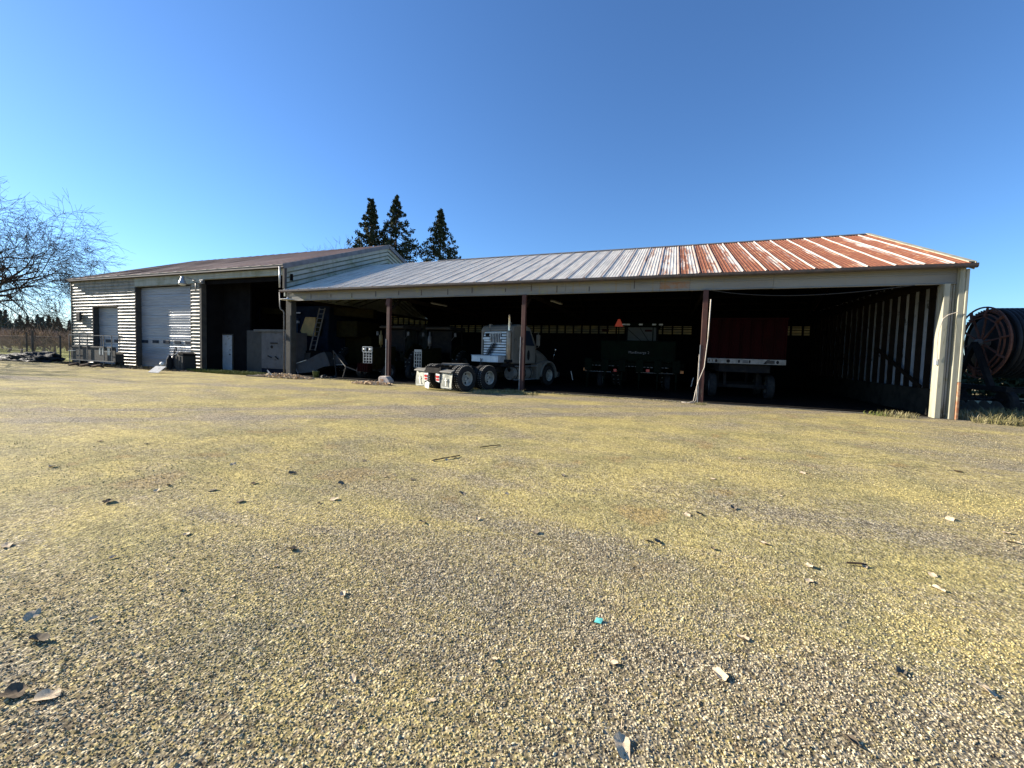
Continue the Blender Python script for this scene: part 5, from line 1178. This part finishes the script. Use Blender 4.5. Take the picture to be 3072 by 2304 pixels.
# ------------------------------------------------------------------ dead leaves on the yard
def leaf_mesh(seed, curl, lobes=5):
    rg = random.Random(seed); N_, V = 18, [(0, 0, 0.0)]
    for ring in (.5, 1.0):
        for i in range(N_):
            a = 2*math.pi*i/N_; base = .55+.45*abs(math.cos(a*.5)); r = ring*(base*(1+(.10*math.cos(a*lobes+seed)+rg.uniform(-.10, .10))*ring))
            x, y = r*math.cos(a), r*.72*math.sin(a)
            z = curl*(y*y*1.1+.35*x*x)+.05*ring*rg.uniform(-1, 1)+.06*math.sin(a*3+seed)*ring
            V.append((x, y, z+.03))
    F_ = [(0, 1+i, 1+(i+1) % N_) for i in range(N_)]+[(1+i, 1+N_+i, 1+N_+(i+1) % N_, 1+(i+1) % N_) for i in range(N_)]
    k = len(V); V += [(-.9, -.02, .05), (-1.6, .1, .02), (-1.6, .13, .04), (-.9, .02, .07)]; F_.append((k, k+1, k+2, k+3))
    me = bpy.data.meshes.new('dry_leaf'); me.from_pydata(V, [], F_); return me
LM = {}
for mt in ('leafpale', 'leafdark'):
    for s in range(5):
        me = leaf_mesh(s*7+3, (.2, .5, .35, .65, .1)[s], (5, 3, 5, 4, 5)[s]); me.materials.append(M[mt]); me.polygons.foreach_set('use_smooth', [True]*len(me.polygons)); LM[(mt, s)] = me
BIG = [((110, 1922), .075, 'leafdark', 3, 'large dark curled leaf lit along its lower edge at far left foreground'), ((50, 2085), .075, 'leafdark', 1, 'dark upturned leaf in the bottom left corner'),
 ((150, 2092), .07, 'leafpale', 0, 'long pale folded leaf beside the dark corner leaf'), ((20, 1642), .07, 'leafpale', 4, 'bright pale leaf at the left frame edge'),
 ((335, 1676), .04, 'leafpale', 2, 'small bright leaf right of the one at the left edge'), ((275, 1862), .036, 'leafpale', 2, 'small bright leaf above the large dark curled one'),
 ((1060, 2042), .033, 'leafpale', 1, 'small pale curled leaf alone in the lower middle left'), ((1290, 2103), .03, 'leafpale', 4, 'faint brown leaf in the lower middle'),
 ((1865, 2236), .075, 'leafpale', 0, 'large lacy brown leaf at the bottom centre edge'), ((2165, 2032), .06, 'leafpale', 2, 'round lacy white leaf in the lower right half'),
 ((2222, 1918), .045, 'leafpale', 3, 'pale leaf standing on edge with a dark shadow above the round one'), ((1840, 1992), .03, 'leafpale', 1, 'small pale leaf below the teal scrap'),
 ((2700, 2020), .05, 'leafdark', 1, 'narrow brown leaf at lower right'), ((2970, 2082), .05, 'leafpale', 2, 'torn lacy leaf near the bottom right corner'),
 ((2140, 1650), .035, 'leafdark', 3, 'small dark leaf at the upper left of the yellow moss patch'), ((2290, 1632), .06, 'leafpale', 0, 'curled brown leaf at the top of the yellow moss patch'),
 ((2820, 1772), .06, 'leafpale', 0, 'pale narrow leaf at right middle'), ((3030, 1627), .07, 'leafpale', 4, 'pale narrow leaf at the right frame edge'),
 ((2425, 1698), .06, 'leafpale', 4, 'flat pale leaf below the yellow moss patch'), ((1028, 1787), .05, 'leafpale', 2, 'bright ragged leaf in the left middle of the yard'),
 ((325, 1507), .085, 'leafdark', 1, 'dark crumpled leaf left in the middle distance'), ((2560, 2235), .05, 'leafdark', 3, 'dark leaf scrap near the bottom right')]
for k, (a, s, mt, v, lb) in enumerate(BIG):
    p = atz(*a, 0); o = bpy.data.objects.new('dry_leaf', LM[(mt, v)]); COL.objects.link(o); o.location = (p.x, p.y, .006+gz(p.x, p.y)); s *= .72; s *= 1.2; o.scale = (s, s*rnd.uniform(.6, .9), s*1.2)
    o.rotation_euler = (rnd.uniform(-.25, .25), rnd.uniform(-.25, .25), rnd.uniform(0, 6.28)); tag(o, lb, 'leaf', 'dry leaves scattered on the yard')
SM = [(470, 1474), (505, 1456), (640, 1471), (760, 1451), (1025, 1452), (1095, 1383), (1270, 1566), (1435, 1558), (1385, 1481), (1520, 1483), (1155, 1431), (1185, 1428), (1240, 1440), (1340, 1381), (1300, 1384), (1365, 1376), (300, 1326), (700, 1391), (960, 1512), (560, 1605), (2060, 1546), (2100, 1545), (1940, 1624), (1975, 1627), (720, 1507), (100, 1846), (350, 1866), (1000, 1500), (1690, 1430), (2220, 1376), (2410, 1420), (2590, 1700), (2850, 1560), (2340, 1490), (880, 1650), (540, 1770), (830, 1700), (2880, 1420), (1100, 1280), (880, 1420), (1700, 1770), (2430, 1745), (2200, 1530), (2800, 1730), (700, 1790), (1480, 1980), (3020, 1600), (1610, 1600), (440, 1330), (160, 1400), (2140, 1440), (2620, 1330)]
for k, a in enumerate(SM):
    p = atz(*a, 0); d = math.hypot(p.x, p.y); dark = rnd.random() < .45; o = bpy.data.objects.new('dry_leaf', LM[('leafdark' if dark else 'leafpale', rnd.randrange(5))]); COL.objects.link(o)
    s = rnd.uniform(.030, .060) if d > 3.5 else rnd.uniform(.012, .024); o.location = (p.x, p.y, .005+gz(p.x, p.y)); o.scale = (s, s, s*1.1); o.rotation_euler = (rnd.uniform(-.3, .3), rnd.uniform(-.3, .3), rnd.uniform(0, 6.28))
    tag(o, 'small '+('dark' if dark else 'pale')+' dry leaf lying alone on the mossy gravel', 'leaf', 'small '+('dark' if dark else 'pale')+' dry leaves on the gravel')
p = atz(1797, 1866, 0); mb = MB(); mb.add([(-.035, -.028, .012), (.02, -.03, .016), (.03, .025, .03), (-.025, .03, .022), (.0, .0, .028)], [(0, 1, 4), (1, 2, 4), (2, 3, 4), (3, 0, 4)]); o = mb.build('plastic_scrap', M['cyan']); o.modifiers.new('t', 'SOLIDIFY').thickness = .003
o.location = (p.x, p.y, 0); o.scale = (.75, .75, .5); tag(o, 'small teal plastic scrap on the gravel in the lower middle', 'litter')
for k, (a, b, lb) in enumerate((((1295, 1385), (1380, 1370), 'thin twig in the middle of the yard'), ((1440, 1345), (1500, 1338), 'tiny twig right of the middle twig'), ((2540, 1695), (2600, 1702), 'thin dark twig below the yellow moss patch'), ((2930, 1220), (3000, 1215), 'x'))[:3]):
    p, q = atz(*a, 0), atz(*b, 0); mb = MB(); mb.tube([(p.x, p.y, .02), ((p.x+q.x)/2+.03, (p.y+q.y)/2, .03), (q.x, q.y, .02)], .008, 5); tag(mb.build('twig', M['bark']), lb, 'twig')

# thicket added as a dark mass in place of shade beyond the reel
rg = np.random.default_rng(12); n = 9000; bx = 12+rg.random(n)*16; hh = 1.55+.35*np.sin(bx*1.7)+.2*np.sin(bx*4.1); c = np.stack([bx, 26+bx*.25+rg.normal(size=n)*.5, rg.random(n)**.8*hh], 1)
u = rg.normal(size=(n, 3)); u /= np.linalg.norm(u, axis=1)[:, None]; w_ = np.cross(u, rg.normal(size=(n, 3))); w_ /= np.linalg.norm(w_, axis=1)[:, None]
V = np.stack([c-u*.14, c-w_*.08, c+u*.14, c+w_*.08], 1).reshape(-1, 3); o = fast_mesh('shade_thicket', V, np.arange(4*n).reshape(n, 4), M['needle']); tag(o, 'low dark thicket added in place of shade far behind the hose reel', 'bushes', kind='stuff')
# ------------------------------------------------------------------ conifers behind the sheds
def conifer_quads(H, Rb, seed, nb=240, per=26, z0=.12, size=.32, droop=.18, env=.8, gap=0, clump=.55):
    rg = np.random.default_rng(seed); C, S_ = [], []
    br = []
    for i in range(nb):
        t = z0+(1-z0)*(i/nb)**.92; L = Rb*((1-t)**env)*(.72+.4*rg.random()); L = max(L, .12)
        a = i*2.399+rg.normal()*.3; br.append((t*H, a, L))
        k = max(2, int(L/clump)); 
        for j in range(k):
            f = (j+1)/k
            if f < .35 and rg.random() < .55: continue
            if rg.random() < gap: continue
            c = np.array([math.cos(a)*L*f, math.sin(a)*L*f, t*H-droop*L*f+.22*L*f*f])+rg.normal(size=3)*.12
            C.append(np.repeat(c[None], per, 0)+rg.normal(size=(per, 3))*np.array([clump*.42, clump*.42, clump*.34])*min(1, .28+1.7*(1-t)))
    C = np.concatenate(C); n = len(C); u = rg.normal(size=(n, 3)); u[:, 2] -= .4; u /= np.linalg.norm(u, axis=1)[:, None]; w = np.cross(u, rg.normal(size=(n, 3))); w /= np.linalg.norm(w, axis=1)[:, None]
    s = (size*(.5+rg.random(n)))[:, None]; V = np.stack([C-u*s, C-w*s*.35, C+u*s, C+w*s*.35], 1).reshape(-1, 3)
    return V, np.arange(4*n).reshape(n, 4), br
for k, (a, base, Hk, Rk, lb, sd) in enumerate((
    ((1115, 598), 1050, 1.0, 11.0, 'left conifer of the three rising behind the shed roofs, gap at its middle', 5), ((1190, 588), 1060, 1.0, 13.0, 'tallest middle conifer of the three behind the shed roofs', 9), ((1322, 630), 1060, 1.0, 11.0, 'right conifer of the three, standing alone over the pale roof', 14))):
    tp_ = aty(*a, 55+3*k); tr_ = thing('conifer', lb, 'tree', (tp_.x, tp_.y, 0), sd, 'conifers behind the sheds')
    V, F_, br = conifer_quads(tp_.z, Rk, sd, nb=210, per=30, size=.25, gap=.20, env=1.08, clump=.78, droop=.12); fast_mesh('crown', V, F_, M['needle'], tr_)
    mb = MB(); mb.tube([(0, 0, 0), (0.05, 0, tp_.z*.5), (0, 0, tp_.z*.98)], [.55, .28, .03], 8); mb.build('trunk', M['bark'], tr_, smooth=True)
    mb = MB(); [mb.tube([(0, 0, z), (math.cos(an_)*L*.5, math.sin(an_)*L*.5, z-.09*L), (math.cos(an_)*L*.92, math.sin(an_)*L*.92, z-.02*L)], [.07, .045, .015], 4, caps=False) for z, an_, L in br[::2]]; mb.build('limbs', M['bark'], tr_)
# brushy brown-green shrubby tree left of the left conifer
# ---- bare broadleaf trees
def grow(mb_big, mb_small, p, d, L, r, depth, rg, droop=0.0, spread=.6, kids=3, wig=.18, minr=.008):
    n = 5; pts = [Vector(p)]; rs = [r]; d = Vector(d).normalized()
    for i in range(n):
        d = (d+Vector((rg.gauss(0, wig), rg.gauss(0, wig), rg.gauss(0, wig)-droop))).normalized(); pts.append(pts[-1]+d*L/n); rs.append(max(minr*.6, r*(1-.42*(i+1)/n)))
    (mb_big if r > .05 else mb_small).tube(pts, rs, 7 if r > .12 else (5 if r > .04 else 3), caps=False)
    if depth == 0: return
    for k in range(kids+(1 if rg.random() < .4 else 0)):
        i = rg.choice([2, 3, 4, 5]) if k else 5; q = pts[i]; dd = (pts[i]-pts[i-1]).normalized(); o = dd.orthogonal().normalized(); o = Matrix.Rotation(rg.uniform(0, 6.28), 3, dd) @ o
        nd = (dd*(1-.2*spread)+o*spread*rg.uniform(.6, 1.3)).normalized(); grow(mb_big, mb_small, q, nd, L*rg.uniform(.62, .86), max(minr, rs[i]*rg.uniform(.5, .72)), depth-1, rg, droop, spread, kids, wig, minr)
def bare_tree(x, y, label, seed, trunk_h, r, limbs, L, depth, lean=(0, 0), droop=.04, up=.55, kids=3, minr=.010, group=None, az=None, spread=.6):
    t = thing('bare_tree', label, 'tree', (x, y, 0), 0, group); rg = random.Random(seed); A, B = MB(), MB()
    top = Vector((lean[0], lean[1], trunk_h)); A.tube([(0, 0, -.1), (lean[0]*.3, lean[1]*.3, trunk_h*.4), top], [r*1.35, r, r*.8], 12)
    for k in range(limbs):
        a = 2*math.pi*k/limbs+rg.uniform(-.3, .3) if az is None else az[k]; e = up*rg.uniform(.5, 1.4); z = trunk_h*rg.uniform(.72, 1.0)
        grow(A, B, Vector((lean[0]*z/trunk_h, lean[1]*z/trunk_h, z)), (math.cos(a), math.sin(a), e), L*rg.uniform(.85, 1.15), r*rg.uniform(.4, .6), depth, rg, droop, spread, kids, .16, minr)
    A.build('trunk', M['bark'], t, smooth=True); B.build('crown', M['bark'], t); return t
bare_tree(-65.0, 18.8, 'large bare spreading tree left of the workshop, its drooping branches reaching the roof corner', 21, 7.0, .28, 14, 4.2, 5, lean=(.8, 0), droop=.055, up=.95, kids=3, minr=.014, az=[.65, -.8, -.4, -.1, 0.05, .3, .6, 1.0, 2.2, 3.6, 4.8, .15, -.25, .45])
bare_tree(-47, 4.5, 'bare tree standing in the yard left of the view, seen by its streaky shadow', 33, 4.0, .28, 9, 3.6, 4, droop=.02, up=.9, kids=3, minr=.02)
tp_ = aty(1010, 690, 52); bare_tree(tp_.x, 52, 'thin bare tree showing over the brown-red roof beside the conifers', 44, 9.5, .25, 7, 3.7, 4, droop=-.04, up=2.4, kids=3, minr=.018, spread=.36)
tp_ = aty(1075, 700, 50); V, F_, br = conifer_quads(17.2, 4.6, 77, nb=110, per=24, size=.24, gap=.2, env=.5, clump=.7)
sh = thing('bushy_conifer', 'short brownish bushy conifer against the left side of the tall ones', 'tree', (tp_.x+.8, 50, 0)); fast_mesh('crown', V, F_, M['needle'], sh); mb = MB(); mb.tube([(0, 0, 0), (0, 0, 16.3)], [.3, .03], 7); mb.build('trunk', M['bark'], sh)

# ------------------------------------------------------------------ orchard and far treeline
OT = []
for k in range(5):
    rg = random.Random(100+k); A = MB(); H = 2.5
    A.tube([(0, 0, 0), (rg.uniform(-.15, .15), rg.uniform(-.1, .1), .45), (rg.uniform(-.1, .1), 0, .85)], [.10, .08, .07], 6)
    B = MB()
    for i in range(150):
        a = rg.uniform(0, 6.28); e = rg.uniform(.15, 1.4); L = rg.uniform(.9, 1.75); d = Vector((math.cos(a)*math.cos(e), math.sin(a)*math.cos(e), math.sin(e))); s_ = Vector((0, 0, rg.uniform(.55, 1.1)))+d*rg.uniform(0, .5); q = s_+d*L*.5+Vector((rg.gauss(0, .08), rg.gauss(0, .08), 0)); q2 = s_+d*L+Vector((rg.gauss(0, .12), rg.gauss(0, .12), .1))
        B.tube([s_, q, q2], [.020, .014, .006], 3, caps=False)
    A.add(B.v, B.f); me_o = A.build('orchard_tree', M['twig']); OT.append(me_o.data); bpy.data.objects.remove(me_o)
cnt = 0; rows = []
dirv = Vector((-.945, .327, 0))
for i in range(0, 34):
    for j in range(0, 16):
        x = -46-j*4.6-(i % 2)*1.0; y = 21.5+i*4.2
        # only the wedge between the workshop corner and the left frame edge, plus a margin
        if -x/y < 2.35 or -x/y > 4.1 or cnt >= 290: continue
        rows.append((math.hypot(x, y), x, y))
rows.sort()
for _, x, y in rows[:290]:
    o = bpy.data.objects.new('orchard_tree', OT[rnd.randrange(5)]); COL.objects.link(o); s = rnd.uniform(.85, 1.12)
    o.location = (x+rnd.uniform(-.5, .5), y+rnd.uniform(-.5, .5), .02); o.scale = (s*1.25, s*1.25, s); o.rotation_euler = (0, 0, rnd.uniform(0, 6.28))
    tag(o, 'low bushy bare brown orchard tree in the rows beyond the fence', 'fruit tree', 'orchard trees beyond the fence')
# the orchard further off, seen as one brown mass of twigs
rg = np.random.default_rng(5); n = 26000; d = 75+rg.random(n)**1.2*190; a = rg.random(n)*.20+1.145+.0; bx = -np.sin(a)*d; by = np.cos(a)*d
u = rg.normal(size=(n, 3)); u[:, 2] = abs(u[:, 2])+.6; u /= np.linalg.norm(u, axis=1)[:, None]; c = np.stack([bx, by, .7+rg.random(n)*2.0], 1); w = np.cross(u, rg.normal(size=(n, 3))); w /= np.linalg.norm(w, axis=1)[:, None]; s = .9
V = np.stack([c-u*s*.5, c-w*.035, c+u*s*.5, c+w*.035], 1).reshape(-1, 3)
o = fast_mesh('distant_orchard', V, np.arange(4*n).reshape(n, 4), M['twig']); tag(o, 'far rows of the orchard merging into one brown band', 'orchard', kind='stuff')
FT = []
for k in range(4):
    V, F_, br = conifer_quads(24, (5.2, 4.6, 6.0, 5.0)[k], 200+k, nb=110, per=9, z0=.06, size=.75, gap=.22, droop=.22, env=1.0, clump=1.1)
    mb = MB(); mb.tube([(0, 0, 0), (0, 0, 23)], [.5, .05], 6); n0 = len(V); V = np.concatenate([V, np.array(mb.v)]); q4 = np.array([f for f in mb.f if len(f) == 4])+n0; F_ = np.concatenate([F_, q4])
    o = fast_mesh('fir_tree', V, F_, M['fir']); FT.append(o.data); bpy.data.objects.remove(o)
tops = [(2, 932), (16, 930), (30, 962), (48, 958), (60, 946), (82, 948), (97, 958), (112, 944), (120, 952), (128, 950), (146, 946), (160, 958), (172, 952), (182, 966), (209, 960), (215, 972), (-14, 940), (-30, 950), (-50, 945), (70, 966), (38, 970), (104, 970), (138, 968), (190, 985)]
for k, (x, y) in enumerate(tops):
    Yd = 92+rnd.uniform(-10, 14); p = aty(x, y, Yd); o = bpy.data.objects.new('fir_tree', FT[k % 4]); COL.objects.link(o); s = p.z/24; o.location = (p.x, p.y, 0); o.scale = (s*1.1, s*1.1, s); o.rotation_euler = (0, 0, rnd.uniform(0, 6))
    tag(o, 'dark hazy fir in the far treeline beyond the orchard', 'tree', 'firs of the far treeline')
for k in range(26):   # undergrowth fir band between the tall ones
    x = -60+k*10.5; Yd = 100+rnd.uniform(-6, 12); p = aty(x, rnd.uniform(982, 992), Yd); o = bpy.data.objects.new('fir_tree', FT[k % 4]); COL.objects.link(o); s = p.z/24; o.location = (p.x, p.y, 0); o.scale = (s*1.9, s*1.9, s); o.rotation_euler = (0, 0, rnd.uniform(0, 6))
    tag(o, 'low young fir filling the gaps of the far treeline', 'tree', 'young firs of the far treeline')

# ------------------------------------------------------------------ light
SUN_EL = R(22); SAZ = Vector((-math.cos(R(6)), -math.sin(R(6)), 0))
sd_ = Vector((SAZ.x*math.cos(SUN_EL), SAZ.y*math.cos(SUN_EL), math.sin(SUN_EL)))
sl = bpy.data.lights.new('sun', 'SUN'); sl.energy = 5; sl.angle = R(.5); sl.color = (1, .91, .77)
so = bpy.data.objects.new('sun', sl); COL.objects.link(so); so.rotation_euler = sd_.to_track_quat('Z', 'Y').to_euler()
w = bpy.data.worlds.new('World'); S.world = w; w.use_nodes = True; nt = w.node_tree; sky = nt.nodes.new('ShaderNodeTexSky'); sky.sky_type = 'NISHITA'; sky.sun_disc = False
sky.sun_elevation = SUN_EL; sky.sun_rotation = math.atan2(sd_.x, sd_.y); sky.altitude = 100; sky.air_density = 1.05; sky.dust_density = .15; sky.ozone_density = 8
nt.links.new(sky.outputs[0], nt.nodes['Background'].inputs[0]); nt.nodes['Background'].inputs[1].default_value = .084
S.view_settings.view_transform = 'Standard'; S.view_settings.look = 'None'; S.view_settings.exposure = 1.35; S.view_settings.gamma = 1
S.render.engine = 'CYCLES'; S.render.resolution_x = 1024; S.render.resolution_y = 768
